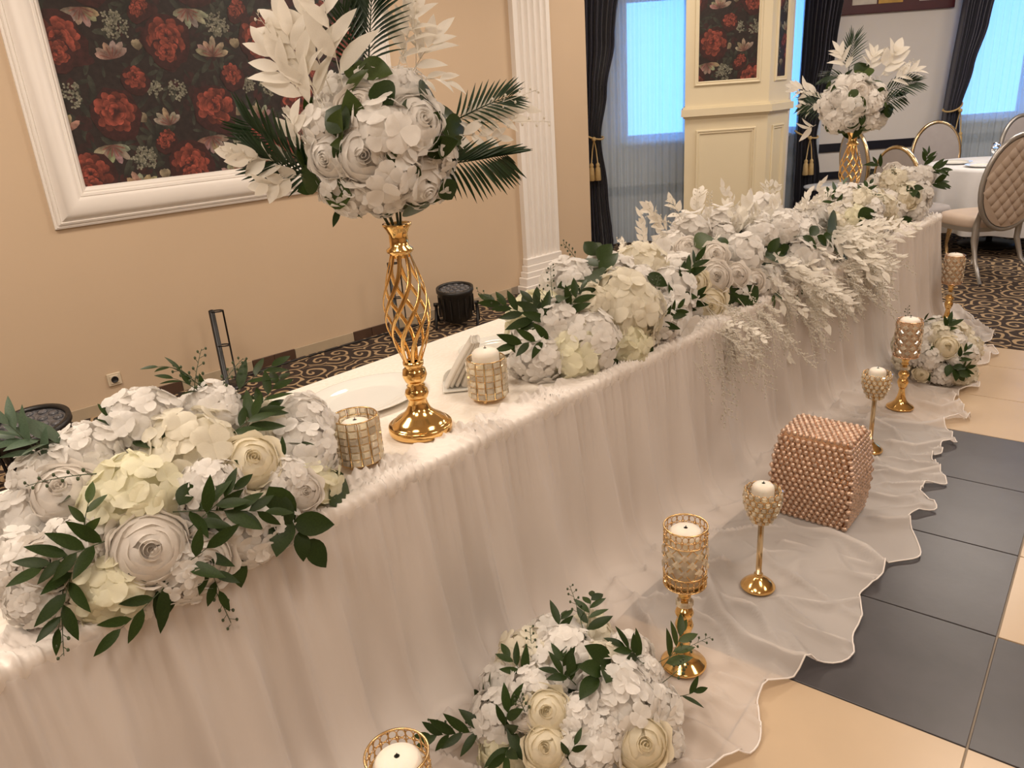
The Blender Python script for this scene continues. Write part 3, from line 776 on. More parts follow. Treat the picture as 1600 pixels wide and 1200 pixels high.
# gathered heading lying on the table edge
def head_point(s, u):
    """u: 0 raw edge lying on the table, 1 tucked into the drop"""
    p, n = skirt_base(s)
    tri = abs(((s / 0.105 + 0.9 * nz(s * 3.1)) % 1) - 0.5) * 2
    edge = (0.030 * tri - 0.012 + 0.010 * nz(s * 9, 5)) * max(0.0, 1 - u * 2.2)
    w = s + 0.020 * math.sin(u * 6 + 3 * nz(s * 2.5)) + 0.012 * nz(s * 11, u * 5)
    pl = (1 - abs(math.sin(PI * w / 0.034 + 2.0 * nz(s * 4)))) ** 1.4          # creased little pleats
    fine = (1 - abs(math.sin(PI * (w / 0.019 + 1.5 * u) + 2 * nz(s * 13)))) ** 2
    line = 1 - 0.75 * math.exp(-((u - 0.42) / 0.06) ** 2) - 0.6 * math.exp(-((u - 0.22) / 0.05) ** 2)   # gathering threads
    crump = nz(s * 22, u * 8, 3.3)
    puff = 0.6 + 0.4 * math.sin(2 * PI * s / 0.37 + 2 * nz(s * 1.2, 3))
    hgt = line * puff * (0.030 * pl + 0.015 * fine + 0.008 * max(-0.3, crump)) + 0.002
    if u < 0.75:
        inn = lerp(-0.112, 0.008, u / 0.75); q = p + n * (inn - edge)
        z = TZ + 0.005 + hgt * (0.5 + min(1, u * 3) * 0.5) + (0.012 * tri * max(0, 1 - u * 5))
        return Vector((q.x, q.y, z))
    k = (u - 0.75) / 0.25
    q = p + n * (0.008 + 0.006 * math.sin(PI * min(1, k * 0.9)) - 0.008 * k + hgt * 0.7 * (1 - 0.8 * k))
    return Vector((q.x, q.y, TZ + 0.005 + hgt * (1 - k) - 0.060 * k))
NH = int((S_FRONT + S_ARC + 0.7) / 0.0045)
b = MB(); b.grid(loc([[head_point((S_FRONT + S_ARC + 0.7) * i / NH, u / 19) for u in range(20)] for i in range(NH + 1)], so)); b.build('gathered_heading', M['lining'], sk)
# ================================================================== flowers and foliage: shared meshes
frnd = random.Random(5)
def revolve_petal(b, r, prof, a0, spread, top_drop, wave, nu=6, roll=0.0):
    """petal as a patch of a surface of revolution; prof = [(radius, height)] base to tip"""
    rows = []
    ph = r.random() * 6.28
    for i, (rad, h) in enumerate(prof):
        v = i / (len(prof) - 1); row = []
        for j in range(nu + 1):
            a = j / nu * 2 - 1
            wid = math.sin(PI * (0.16 + 0.56 * v)) if v < 0.8 else math.sin(PI * (0.16 + 0.56 * 0.8)) * (1 - (v - 0.8) * 1.1)
            ang = a0 + spread * a * max(0.2, wid)
            rr = rad * (1 + wave * math.sin(a * 4.2 + ph) * v * v) + roll * v * v * abs(a) ** 2 * 0.12
            hh = h - top_drop * v * v * a * a + wave * 0.6 * math.cos(a * 5 + ph * 2) * v * v
            row.append((rr * math.cos(ang), rr * math.sin(ang), hh))
        rows.append(row)
    b.grid(rows)
def dome_bloom(name, m, seed, n, thmax, lift, wave, flare, sp0=1.25, sp1=0.72, hz=0.80):
    """petals wrapped over a dome like a closed rose; outer ones lie over the inner ones and open"""
    r = random.Random(seed); b = MB()
    for i in range(n):
        t = i / (n - 1); th = math.radians(lerp(5, thmax, t ** 0.85)) + r.uniform(-0.03, 0.03)
        R0 = 0.86 + 0.09 * t; a0 = i * 2.39996 + r.uniform(-0.3, 0.3)
        o = flare * max(0.0, t - 0.45) / 0.55
        prof = []
        for da, lf in ((1.25, -0.03), (0.80, -0.01), (0.48, 0.0), (0.26, 0.012), (0.10, 0.03 + 0.35 * o), (0.0, 0.035 + lift * (0.35 + t) + o)):
            ang = min(th + da, 2.5); q = R0 + lf
            prof.append((max(0.012, q * math.sin(ang)) , q * hz * math.cos(ang) - 0.5 * o * max(0, 0.3 - da)))
        revolve_petal(b, r, prof, a0, lerp(sp0, sp1, t), 0.05 + 0.07 * t, wave * (0.4 + t), 6)
    b.ball((0, 0, -0.02), 0.72, 12, 7, sz=hz)
    rows = [[], [], []]                        # rolled heart of the flower
    for k in range(46):
        a = k * 0.42; q = 0.02 + 0.26 * k / 45; w = 1 + 0.06 * math.sin(a * 2.3 + seed)
        for row, (f, z) in zip(rows, ((0.9, hz * 0.55), (1.08, hz * 0.88), (1.0 * w, hz * (1.06 - 0.10 * k / 45)))): row.append((q * f * math.cos(a), q * f * math.sin(a), z))
    b.grid(rows)
    return b.mesh(name, m)
def rose_mesh(name, m, seed): return dome_bloom(name, m, seed, 17, 78, 0.10, 0.05, 0.06)
def ranunculus_mesh(name, m, seed): return dome_bloom(name, m, seed, 26, 80, 0.085, 0.035, 0.04, 1.1, 0.6, 0.80)
def peony_mesh(name, m, seed): return dome_bloom(name, m, seed, 26, 80, 0.07, 0.05, 0.14, 1.0, 0.55, 0.9)
def flat_petal(b, Mx, L, Wd, cup, ruf, r, nu=4, nv=6, pointed=0.0):
    """rounded petal (pointed > 0: lance-shaped) along local Y"""
    ph = r.random() * 6.28
    rows = []
    for i in range(nv):
        f = i / (nv - 1); v = 0.5 - 0.5 * math.cos(PI * f); row = []
        if pointed: v = f; w = Wd * (math.sin(PI * min(1.0, f ** 0.75)) ** 0.9 if 0 < f < 1 else 0.02)
        else: w = Wd * 1.12 * (max(0.10, math.sin(PI * f)) if f < 0.5 else max(0.04, math.sin(PI * f) ** 0.75)) * (0.50 + 0.50 * min(1, v * 1.6))
        for j in range(nu + 1):
            a = j / nu * 2 - 1
            z = cup * v * v * L + 0.35 * cup * a * a * Wd + ruf * L * math.sin(3.1 * a + ph) * v + ruf * 0.5 * L * math.cos(6 * a + 2 * ph) * v
            row.append(Mx @ Vector((a * w, L * v, z)))
        rows.append(row)
    b.grid(rows)
def hydrangea_mesh(name, m, seed, n=46, fs=0.31, low=-0.45):
    """a ball of four-petalled florets, radius about 1"""
    r = random.Random(seed); b = MB()
    for i in range(n):
        z = 1 - (1 - low) * (i + 0.5) / n
        a = i * 2.39996; q = math.sqrt(max(0, 1 - z * z))
        d = Vector((q * math.cos(a), q * math.sin(a), z)) + Vector((r.uniform(-.1, .1), r.uniform(-.1, .1), r.uniform(-.1, .1)))
        d.normalize()
        rad = r.uniform(0.80, 1.0)
        tilt = (d + Vector((r.uniform(-.22, .22), r.uniform(-.22, .22), r.uniform(-.15, .2)))).normalized()
        s = fs * r.uniform(0.85, 1.15)
        B = axis_mat(d * rad, tilt, 1.0, r.random() * 6.28)
        for p in range(4):
            R4 = Matrix.Rotation(p * PI / 2 + r.uniform(-.15, .15), 4, 'Z') @ Matrix.Rotation(r.uniform(0.0, 0.38), 4, 'X')
            flat_petal(b, B @ R4, s * r.uniform(0.92, 1.1), s * 0.54, r.uniform(-0.35, 0.05), 0.045, r)
    b.ball((0, 0, -0.04), 0.76, 12, 7)
    return b.mesh(name, m)
def orchid_mesh(name, m, seed):
    r = random.Random(seed); b = MB()
    for p, (L, Wd) in enumerate(((1, 0.34), (1, 0.62), (0.9, 0.32), (0.9, 0.32), (1, 0.62))):
        flat_petal(b, Matrix.Rotation(p * 2 * PI / 5, 4, 'Z') @ Matrix.Rotation(r.uniform(0, 0.35), 4, 'X'), L, Wd, 0.12, 0.04, r, 4, 5)
    b.ball((0, 0, 0.08), 0.13, 6, 4)
    return b.mesh(name, m)
def leaf_mesh(name, m, Wd, bend=0.12, fold=0.16, nv=7, blunt=0.0):
    b = MB(); rows = []
    for i in range(nv):
        v = i / (nv - 1)
        w = Wd * math.sin(PI * v ** (0.82)) ** (0.85 - 0.3 * blunt) if 0 < v < 1 else 0.003
        z = -bend * (v - 0.1) ** 2
        rows.append([(-w, v, z + fold * w), (0, v, z), (w, v, z + fold * w)])
    b.grid(rows)
    return b.mesh(name, m)
BLOOM = {
    'hw': [hydrangea_mesh('hydrangea_bloom', M['petal_white'], s) for s in (1, 2, 3)],
    'hi': [hydrangea_mesh('hydrangea_bloom', M['petal_ivory'], s, 38, 0.34) for s in (4, 5)],
    'hc': [hydrangea_mesh('hydrangea_bloom', M['petal_cream'], s, 26, 0.42) for s in (6, 7)],
    'hl': [hydrangea_mesh('hydrangea_bloom', M['petal_white'], s, 19, 0.50) for s in (8, 9)],
    'r': [rose_mesh('rose_bloom', M['rose_cream'], s) for s in (1, 2)],
    'rw': [rose_mesh('rose_bloom', M['rose_white'], 3)],
    'n': [ranunculus_mesh('ranunculus_bloom', M['rose_white'], s) for s in (1, 2)],
    'p': [peony_mesh('peony_bloom', M['petal_white'], s) for s in (1, 2)],
    'o': [orchid_mesh('orchid_bloom', M['petal_white'], s) for s in (1, 2)],
}
BNAME = {'hw': 'hydrangea_bloom', 'hi': 'hydrangea_bloom', 'hc': 'hydrangea_bloom', 'hl': 'hydrangea_bloom', 'r': 'rose_bloom', 'rw': 'rose_bloom', 'n': 'ranunculus_bloom', 'p': 'peony_bloom', 'o': 'orchid_bloom'}
LEAF = {
    'd': leaf_mesh('leaf', M['leaf_dark'], 0.165), 'm': leaf_mesh('leaf', M['leaf_mid'], 0.18), 'p': leaf_mesh('leaf', M['leaf_pale'], 0.15, 0.2),
    'D': leaf_mesh('leaf', M['leaf_dark'], 0.30, 0.2, 0.2, 8), 'G': leaf_mesh('leaf', M['leaf_mid'], 0.30, 0.2, 0.2, 8), 'w': leaf_mesh('white_leaf', M['foliage_white'], 0.18, 0.35, 0.2),
    'W': leaf_mesh('white_leaf', M['foliage_white'], 0.30, 0.25, 0.15, 7),
    'f': leaf_mesh('leaflet', M['palm'], 0.045, 0.25, 0.5, 6),
}
def bow(p0, p1, lift, n=9):
    """curved stem from p0 to p1 bowed by the vector lift"""
    return [p0.lerp(p1, k / (n - 1)) + lift * (4 * (k / (n - 1)) * (1 - k / (n - 1))) for k in range(n)]
def sprig(parent, o, p0, p1, nrm, kind='d', n=9, size=0.06, lift=0.02, r=frnd, spread=0.9, name='leaf_sprig', rad=0.0016):
    """stem with alternating leaves (the leaves are its children)"""
    p0 = Vector(p0) - o; p1 = Vector(p1) - o; nrm = Vector(nrm).normalized()
    path = bow(p0, p1, nrm * lift)
    stm = {'w': M['foliage_white'], 'W': M['foliage_white']}.get(kind, M['stem'])
    b = MB(); b.tube(path, [rad * (1 - 0.6 * k / 8) for k in range(9)], 4)
    st = b.build(name, stm, parent)
    side = 1
    for k in range(n):
        t = 0.12 + 0.88 * (k + 0.5) / n
        i = min(7, int(t * 8)); f = t * 8 - i
        p = path[i].lerp(path[i + 1], f); d = (path[i + 1] - path[i]).normalized()
        sd = d.cross(nrm).normalized() * side; side = -side
        a = spread * r.uniform(0.7, 1.2) * (1 - 0.5 * t)
        if k == n - 1: a *= 0.15
        dr = (d * math.cos(a) + sd * math.sin(a) + nrm * r.uniform(-0.1, 0.45)).normalized()
        nn = (nrm + Vector((r.uniform(-.5, .5), r.uniform(-.5, .5), r.uniform(-.2, .4)))).normalized()
        s = size * r.uniform(0.8, 1.15) * (1 - 0.25 * t)
        put('white_leaf' if kind in 'wW' else 'leaf', LEAF[kind], st, M=frame_mat(p, dr, nn, s))
    return st
def berry_sprig(parent, o, p0, p1, nrm, n=9, lift=0.02, r=frnd, m='stem', rad=0.0015, bud=0.0042, twig=0.022):
    p0 = Vector(p0) - o; p1 = Vector(p1) - o; nrm = Vector(nrm).normalized()
    path = bow(p0, p1, nrm * lift)
    b = MB(); b.tube(path, [rad * (1 - 0.5 * k / 8) for k in range(9)], 4)
    side = 1
    for k in range(n):
        t = 0.3 + 0.7 * (k + 0.5) / n; i = min(7, int(t * 8)); f = t * 8 - i
        p = path[i].lerp(path[i + 1], f); d = (path[i + 1] - path[i]).normalized()
        sd = d.cross(nrm).normalized() * side; side = -side
        e = p + (d * 0.7 + sd * 0.8 + nrm * r.uniform(-.2, .4)).normalized() * twig * r.uniform(0.7, 1.1) * (1.1 - 0.5 * t)
        b.tube([p, e], rad * 0.55, 3); b.ball(e, bud * (1.1 - 0.35 * t), 5, 4, sz=1.3)
    return b.build('berry_sprig', M[m], parent)
def frond(parent, o, p0, p1, nrm, n=16, size=0.14, lift=0.02, r=frnd, droop=0.0):
    p0 = Vector(p0) - o; p1 = Vector(p1) - o; nrm = Vector(nrm).normalized()
    path = bow(p0, p1, nrm * lift)
    b = MB(); b.tube(path, [0.0028 * (1 - 0.7 * k / 8) for k in range(9)], 5)
    st = b.build('palm_frond', M['palm'], parent)
    for k in range(n):
        t = 0.12 + 0.88 * (k + 0.5) / n; i = min(7, int(t * 8)); f = t * 8 - i
        p = path[i].lerp(path[i + 1], f); d = (path[i + 1] - path[i]).normalized()
        s = size * (0.55 + 0.6 * math.sin(PI * (0.15 + 0.7 * t)) ) * r.uniform(0.9, 1.1) * (0.72 if t > 0.9 else 1)
        for sd in (-1, 1):
            sv = d.cross(nrm).normalized() * sd
            a = lerp(1.05, 0.35, t)
            dr = (d * math.cos(a) + sv * math.sin(a) + Vector((0, 0, -droop)) + nrm * r.uniform(0, 0.15)).normalized()
            put('leaflet', LEAF['f'], st, M=frame_mat(p, dr, (nrm + sv * 0.4), s))
    return st
# feathery bleached sprays: whole spray is one mesh, length 1 along Y
def spray_mesh(seed, n=16, leaf=0.20, wd=0.26, fan=0.8, curl=0.25):
    r = random.Random(seed); b = MB()
    path = [Vector((0.05 * math.sin(k * 0.8 + seed), k / 8, -curl * (k / 8) ** 2)) for k in range(9)]
    b.tube(path, [0.006 * (1 - 0.6 * k / 8) for k in range(9)], 3)
    for k in range(n):
        t = 0.15 + 0.85 * (k + 0.5) / n; i = min(7, int(t * 8)); p = path[i].lerp(path[i + 1], t * 8 - i)
        a = (1 if k % 2 else -1) * r.uniform(0.5, 1.1) * fan * (1 - 0.4 * t)
        dr = Vector((math.sin(a), math.cos(a), r.uniform(-0.45, 0.45))).normalized()
        flat_petal(b, frame_mat(p, dr, Vector((r.uniform(-.5, .5), r.uniform(-.3, .3), 1))), leaf * r.uniform(0.7, 1.25), leaf * wd * r.uniform(0.8, 1.1), r.uniform(-0.3, 0.2), 0.04, r, 2, 5, pointed=0.8)
    return b.mesh('white_foliage_spray', M['foliage_white'])
def wisp_mesh(seed, n=20):
    """fine twiggy tips with tiny seeds"""
    r = random.Random(seed); b = MB()
    path = [Vector((0.06 * math.sin(k * 0.7 + seed), k / 8, -0.25 * (k / 8) ** 2)) for k in range(9)]
    b.tube(path, [0.006 * (1 - 0.6 * k / 8) for k in range(9)], 3)
    for k in range(n):
        t = 0.3 + 0.7 * (k + 0.5) / n; i = min(7, int(t * 8)); p = path[i].lerp(path[i + 1], t * 8 - i)
        a = (1 if k % 2 else -1) * r.uniform(0.5, 0.9)
        e = p + Vector((math.sin(a), math.cos(a), r.uniform(-.4, .4))) * r.uniform(0.07, 0.15)
        b.tube([p, e], 0.003, 3)
        for q in range(2):
            f = p.lerp(e, 0.6 + 0.4 * q); b.ball(f, 0.013, 4, 3, sz=1.4)
    return b.mesh('white_twig_spray', M['foliage_white'])
SPRAY = [spray_mesh(s) for s in range(4)] + [spray_mesh(9, 20, 0.15, 0.3)]
SPRAYFINE = [spray_mesh(s, 26, 0.13, 0.28, 0.9) for s in (31, 32, 33)]
SPRAYBIG = [spray_mesh(s, 13, 0.30, 0.30, 0.7) for s in (21, 22, 23)]
WISP = [wisp_mesh(s) for s in (1, 2, 3)]

# ------------------------------------------------------------------ arrangement: a mound carrying blooms, sprigs and leaves
class Arr:
    def __init__(s, name, label, cat, c, rad, seed, floor_z, group=None, yaw=0.0, lowest=-0.55):
        s.c = Vector(c); s.r = Vector(rad); s.rn = random.Random(seed); s.low = floor_z
        s.o = Vector((c[0], c[1], floor_z))
        s.t = thing(name, label, cat, s.o, 0, group)
        s.yaw = yaw; s.R = Matrix.Rotation(yaw, 3, 'Z'); s.Ri = s.R.inverted()
        s.placed = []
        b = MB(); rows = []
        k, n = 8, 20
        for i in range(k + 1):
            th = PI * i / k * 0.98 + 0.02
            rows.append([])
            for j in range(n):
                q = Vector((math.sin(th) * math.cos(2 * PI * j / n) * s.r.x, math.sin(th) * math.sin(2 * PI * j / n) * s.r.y, math.cos(th) * s.r.z)) * (0.74 * (1 + 0.1 * nz(i * 1.3, j * 1.7, seed)))
                q = s.R @ q + s.c
                if floor_z is not None: q.z = max(q.z, floor_z + 0.002)
                rows[-1].append(q - s.o)
        b.grid(rows, closed_v=True); b.build('foliage_base', M['moss'], s.t)
    def hit(s, px, py, k=1.0):
        """point of the mound (scaled by k) seen at a pixel, with its normal"""
        d = ray(px, py); rad = s.r * k
        sc = lambda v: Vector((v.x / rad.x, v.y / rad.y, v.z / rad.z))
        a = sc(s.Ri @ (CAM - s.c)); e = sc(s.Ri @ d)
        A = e.dot(e); B = a.dot(e); C = a.dot(a) - 1; disc = B * B - A * C
        t = (-B - math.sqrt(disc)) / A if disc > 0 else -B / A
        p = CAM + d * t
        q = s.Ri @ (p - s.c)
        n = s.R @ Vector((q.x / rad.x ** 2, q.y / rad.y ** 2, q.z / rad.z ** 2))
        return p, n.normalized()
    def pxm(s, p):                             # pixels per metre at a point
        return FPX / abs((p - CAM).dot(-CAM_BACK))
    def at(s, d):
        """point of the mound in a direction (unit sphere coordinates)"""
        d = Vector(d).normalized(); q = Vector((d.x * s.r.x, d.y * s.r.y, d.z * s.r.z))
        n = Vector((d.x / s.r.x, d.y / s.r.y, d.z / s.r.z))
        return s.c + s.R @ q, (s.R @ n).normalized()
    def bloom_at(s, p, n, kind, R, sink=0.45, face=None):
        me = s.rn.choice(BLOOM[kind])
        if face is not None: n = (n * (1 - face) + (CAM - p).normalized() * face).normalized()
        q = p - n * R * sink
        if s.low is not None: q.z = max(q.z, s.low + R * 0.55)
        o = put(BNAME[kind], me, s.t, M=axis_mat(q - s.o, n, R, s.rn.random() * 6.28))
        s.placed.append((q, R)); return o
    def bloom(s, px, py, kind, dia, k=1.0, face=0.25, sink=0.45):
        p, n = s.hit(px, py, k)
        return s.bloom_at(p, n, kind, dia / 2 / s.pxm(p), sink, face)
    def fill(s, n, kinds, R, k=0.92, lowz=-0.5):
        """blooms over the rest of the mound, all the way round"""
        c = 0
        for i in range(n * 8):
            if c >= n: break
            z = s.rn.uniform(lowz, 1); a = s.rn.random() * 6.28; q = math.sqrt(1 - z * z)
            p, nn = s.at((q * math.cos(a), q * math.sin(a), z)); rr = R * s.rn.uniform(0.85, 1.15)
            p = s.c + (p - s.c) * k
            if any((p - e).length < 0.62 * (rr + f) for e, f in s.placed): continue
            s.bloom_at(p, nn, s.rn.choice(kinds), rr); c += 1
    def sprig(s, x0, y0, x1, y1, kind='d', n=9, size=40, k0=0.95, k1=1.22, lift=0.02, spread=0.9):
        p0, n0 = s.hit(x0, y0, k0); p1, n1 = s.hit(x1, y1, k1)
        nn = (n0 + (CAM - p0).normalized()).normalized()
        return sprig(s.t, s.o, p0, p1, nn, kind, n, 1.15 * size / s.pxm(p0), lift, s.rn, spread)
    def berry(s, x0, y0, x1, y1, n=9, k0=0.95, k1=1.3, lift=0.02, m='stem', sc=1.0):
        p0, n0 = s.hit(x0, y0, k0); p1, n1 = s.hit(x1, y1, k1)
        return berry_sprig(s.t, s.o, p0, p1, (n0 + (CAM - p0).normalized()), n, lift, s.rn, m, 0.0016 * sc, 0.0045 * sc, 0.024 * sc)
    def leaf(s, x0, y0, x1, y1, kind='D', k=1.08, wide=1.0):
        """single leaf, base pixel to tip pixel"""
        p0, n0 = s.hit(x0, y0, k); p1, n1 = s.hit(x1, y1, k + 0.04)
        d = p1 - p0; L = d.length
        nn = (n0 * 0.6 + (CAM - p0).normalized()).normalized()
        return put('white_leaf' if kind in 'wW' else 'leaf', LEAF[kind], s.t, M=frame_mat(p0 - s.o, d, nn, (L * wide, L, L)))
    def spray(s, x0, y0, x1, y1, meshes, k0=0.9, k1=1.2, wide=1.0, bend=None):
        p0, n0 = s.hit(x0, y0, k0); p1, n1 = s.hit(x1, y1, k1)
        d = p1 - p0; L = d.length
        me = s.rn.choice(meshes)
        nn = (n0 + (CAM - p0).normalized() * 0.7 + Vector((0, 0, 0.4))).normalized()
        return put(me.name.split('.')[0], me, s.t, M=frame_mat(p0 - s.o, d, nn, (L * wide, L, L)))
    def spray3(s, p0, d, L, meshes, up=(0, 0, 1), wide=1.0):
        me = s.rn.choice(meshes)
        return put(me.name.split('.')[0], me, s.t, M=frame_mat(Vector(p0) - s.o, d, up, (L * wide, L, L)))
    def tufts(s, n, kinds='dD', L=0.06, lowz=-0.5):
        """single leaves tucked between the blooms all round"""
        for i in range(n):
            z = s.rn.uniform(lowz, 0.95); a = s.rn.random() * 6.28; q = math.sqrt(1 - z * z)
            p, nn = s.at((q * math.cos(a), q * math.sin(a), z))
            tg = nn.cross(Vector((s.rn.uniform(-1, 1), s.rn.uniform(-1, 1), s.rn.uniform(-1, 1)))).normalized()
            if s.low is not None: p.z = max(p.z, s.low + 0.02)
            kd = s.rn.choice(kinds); l = L * s.rn.uniform(0.8, 1.3)
            put('leaf', LEAF[kd], s.t, M=frame_mat(s.c + (p - s.c) * 0.95 - s.o, tg * 0.8 + nn * 0.5, nn, l))
# ================================================================== flower arrangements
# --- low mound at the near end of the head table
A = Arr('flower_arrangement', 'low mound of white hydrangeas and cream roses on near end of head table', 'flower arrangement', (-1.90, 0.63, 0.80), (0.25, 0.46, 0.22), 21, TZ + 0.004)
for q in ((215, 640, 'hw', 125), (300, 690, 'hi', 165), (330, 625, 'hw', 110), (485, 690, 'hw', 120), (480, 640, 'hw', 95), (200, 765, 'hc', 145), (130, 690, 'hw', 110),
          (60, 730, 'hw', 110), (25, 800, 'hw', 125), (20, 880, 'hw', 120), (50, 940, 'hw', 100), (185, 965, 'hc', 125), (330, 760, 'hw', 110), (405, 880, 'hw', 120), (508, 812, 'hc', 95), (440, 840, 'hw', 95),
          (290, 900, 'hw', 110), (110, 850, 'hw', 100), (410, 650, 'hi', 90), (450, 750, 'hw', 90)):
    A.bloom(*q)
for q in ((395, 718, 'r', 98), (235, 858, 'n', 130), (95, 765, 'rw', 110), (70, 880, 'rw', 95), (475, 768, 'rw', 70), (320, 880, 'rw', 100)):
    A.bloom(*q, 1.06, 0.55)
A.fill(16, ['hw', 'hi'], 0.10)
for q in ((372, 690, 440, 590, 'd', 9, 52), (340, 635, 265, 590, 'd', 5, 36), (345, 640, 430, 570, 'd', 6, 46), (350, 690, 420, 640, 'd', 6, 46), (120, 700, 0, 690, 'p', 9, 60), (90, 740, 10, 660, 'p', 6, 55),
          (270, 800, 420, 800, 'd', 10, 58), (290, 830, 370, 760, 'd', 5, 52), (300, 830, 345, 930, 'd', 6, 48), (290, 880, 180, 990, 'd', 6, 58), (270, 890, 330, 850, 'd', 3, 60), (180, 840, 60, 890, 'd', 8, 54), (120, 870, 90, 990, 'd', 6, 54),
          (430, 790, 480, 850, 'D', 4, 60), (130, 850, 140, 780, 'm', 4, 40), (300, 590, 240, 575, 'd', 3, 34), (200, 700, 170, 650, 'd', 4, 36)):
    A.sprig(*q)
for q in ((300, 650, 315, 545), (330, 640, 380, 560), (240, 690, 60, 700), (190, 740, 40, 760), (320, 890, 368, 990), (100, 900, 100, 1025), (350, 640, 270, 575)):
    A.berry(*q)
for q in ((515, 790, 548, 745, 'G'), (420, 760, 460, 830, 'D'), (440, 770, 430, 850, 'D'), (200, 690, 195, 650, 'D'), (250, 700, 225, 665, 'D'), (280, 790, 300, 750, 'D'), (130, 830, 60, 900, 'd')):
    A.leaf(*q)
A.tufts(30, 'dD', 0.07)

# --- garland module on the table next to the cascade
C1 = Arr('flower_arrangement', 'hydrangea garland with dark greenery on the table behind the pillar candle', 'flower arrangement', (-1.97, 2.58, 0.83), (0.25, 0.58, 0.22), 22, TZ + 0.004)
for q in ((825, 485, 'hc', 95), (880, 430, 'hw', 95), (985, 470, 'hi', 130), (925, 530, 'hw', 110), (905, 585, 'hc', 105), (1010, 570, 'hw', 100), (840, 560, 'hw', 85), (945, 415, 'hw', 90), (1000, 405, 'hi', 90), (1040, 500, 'hw', 80),
          (985, 555, 'hc', 80), (960, 590, 'hw', 70), (870, 495, 'hw', 80), (1050, 550, 'hl', 85), (815, 590, 'hw', 60), (850, 600, 'hi', 70), (1060, 450, 'hl', 80), (920, 470, 'hi', 80)):
    C1.bloom(*q)
C1.fill(14, ['hw', 'hi'], 0.09)
for q in ((880, 520, 770, 470, 'd', 11, 44), (870, 530, 800, 540, 'd', 6, 44), (870, 520, 830, 470, 'd', 6, 40), (880, 500, 910, 450, 'd', 6, 36), (1030, 500, 1090, 400, 'd', 9, 36), (1020, 510, 1060, 480, 'd', 6, 30), (1000, 520, 1060, 560, 'd', 8, 32),
          (1000, 600, 960, 600, 'D', 4, 36), (940, 440, 930, 390, 'D', 5, 38), (905, 440, 880, 470, 'D', 3, 34)):
    C1.sprig(*q)
for q in ((865, 480, 860, 415), (910, 420, 880, 380), (820, 500, 745, 455), (1010, 480, 1030, 430), (880, 500, 840, 450)):
    C1.berry(*q)
for q in ((950, 580, 985, 610, 'D'), (960, 590, 935, 560, 'D'), (930, 445, 910, 410, 'D'), (905, 460, 880, 445, 'D'), (975, 600, 960, 615, 'D'), (1010, 430, 1045, 445, 'D')):
    C1.leaf(*q)
C1.tufts(30, 'dD', 0.07)

# --- cascade of roses and bleached foliage in the middle of the table
C = Arr('flower_arrangement', 'cascading white centrepiece of roses and feathery bleached foliage on head table', 'flower arrangement', (-1.98, 3.85, 0.84), (0.27, 0.88, 0.26), 23, TZ + 0.004)
for q in ((1108, 483, 'r', 66), (1118, 432, 'n', 58), (1118, 398, 'rw', 48), (1085, 440, 'r', 50), (1075, 385, 'n', 45), (1150, 430, 'rw', 48), (1180, 440, 'n', 40), (1290, 440, 'rw', 34)):
    C.bloom(*q, 1.08, 0.5)
for q in ((1060, 420, 'hl', 70), (1070, 480, 'hl', 70), (1150, 480, 'hl', 70), (1075, 350, 'hl', 60), (1120, 340, 'hl', 60), (1040, 380, 'hl', 60), (1170, 390, 'hl', 60), (1230, 350, 'hw', 55), (1260, 400, 'hl', 55), (1200, 450, 'hl', 60),
          (1100, 540, 'hl', 70), (1150, 540, 'hl', 65), (1190, 320, 'hl', 55), (1240, 440, 'hl', 55), (1290, 390, 'hl', 50), (1275, 330, 'hw', 50), (1310, 350, 'hi', 45), (1210, 500, 'hl', 60), (1260, 480, 'hl', 55), (1310, 420, 'hl', 45)):
    C.bloom(*q)
C.fill(26, ['hl', 'hw'], 0.085)
for q in ((1040, 470, 1090, 405, 'd', 8, 34), (1060, 480, 1090, 460, 'd', 6, 30), (1045, 490, 1060, 520, 'd', 5, 30), (1250, 430, 1240, 470, 'm', 5, 18), (1280, 420, 1280, 470, 'm', 5, 18), (1200, 440, 1210, 470, 'm', 4, 18), (1240, 370, 1290, 370, 'D', 4, 26), (1180, 400, 1220, 390, 'D', 4, 26), (1330, 380, 1335, 400, 'm', 4, 16)):
    C.sprig(*q)
for q in ((1145, 470, 1185, 425, 'D', 1.1, 1.5), (1150, 480, 1175, 510, 'D'), (1085, 385, 1120, 370, 'G', 1.1, 1.4), (1125, 385, 1135, 368, 'D'), (1145, 475, 1140, 460, 'D'), (1290, 375, 1330, 360, 'D')):
    C.leaf(*q)
# foliage fountains: up along the crest, outwards and down over the table edge
rC = random.Random(77)
for i in range(38):                            # crest, standing up and out
    y = rC.uniform(2.95, 4.75); x = -2.04 + rC.uniform(-0.16, 0.10)
    d = Vector((rC.uniform(-0.5, 0.7), rC.uniform(-0.7, 0.6), rC.uniform(0.35, 1.0)))
    C.spray3((x, y, 0.90 + 0.06 * math.cos((y - 3.85) * 1.3)), d, rC.uniform(0.16, 0.30), SPRAY + SPRAYFINE + SPRAYBIG[:2], (rC.uniform(-1, 1), -1, 0.4), 1.0)
for i in range(100):                           # front side: outwards and hanging
    y = 2.95 + 1.95 * rC.random() ** 0.7; zz = rC.uniform(0.76, 0.98) if y > 3.5 else rC.uniform(0.755, 0.80)
    p0 = ((-1.86 if y > 3.5 else -1.78) + rC.uniform(-0.06, 0.10), y, zz)
    d = Vector((rC.uniform(0.6, 1.0), rC.uniform(-0.35, 0.55), rC.uniform(-1.2, 0.15)))
    C.spray3(p0, d, rC.uniform(0.22, 0.38) * (1.1 if y > 3.5 else 0.75), SPRAYFINE * 2 + SPRAY, (0.6, -0.3, 1.0), 0.9)
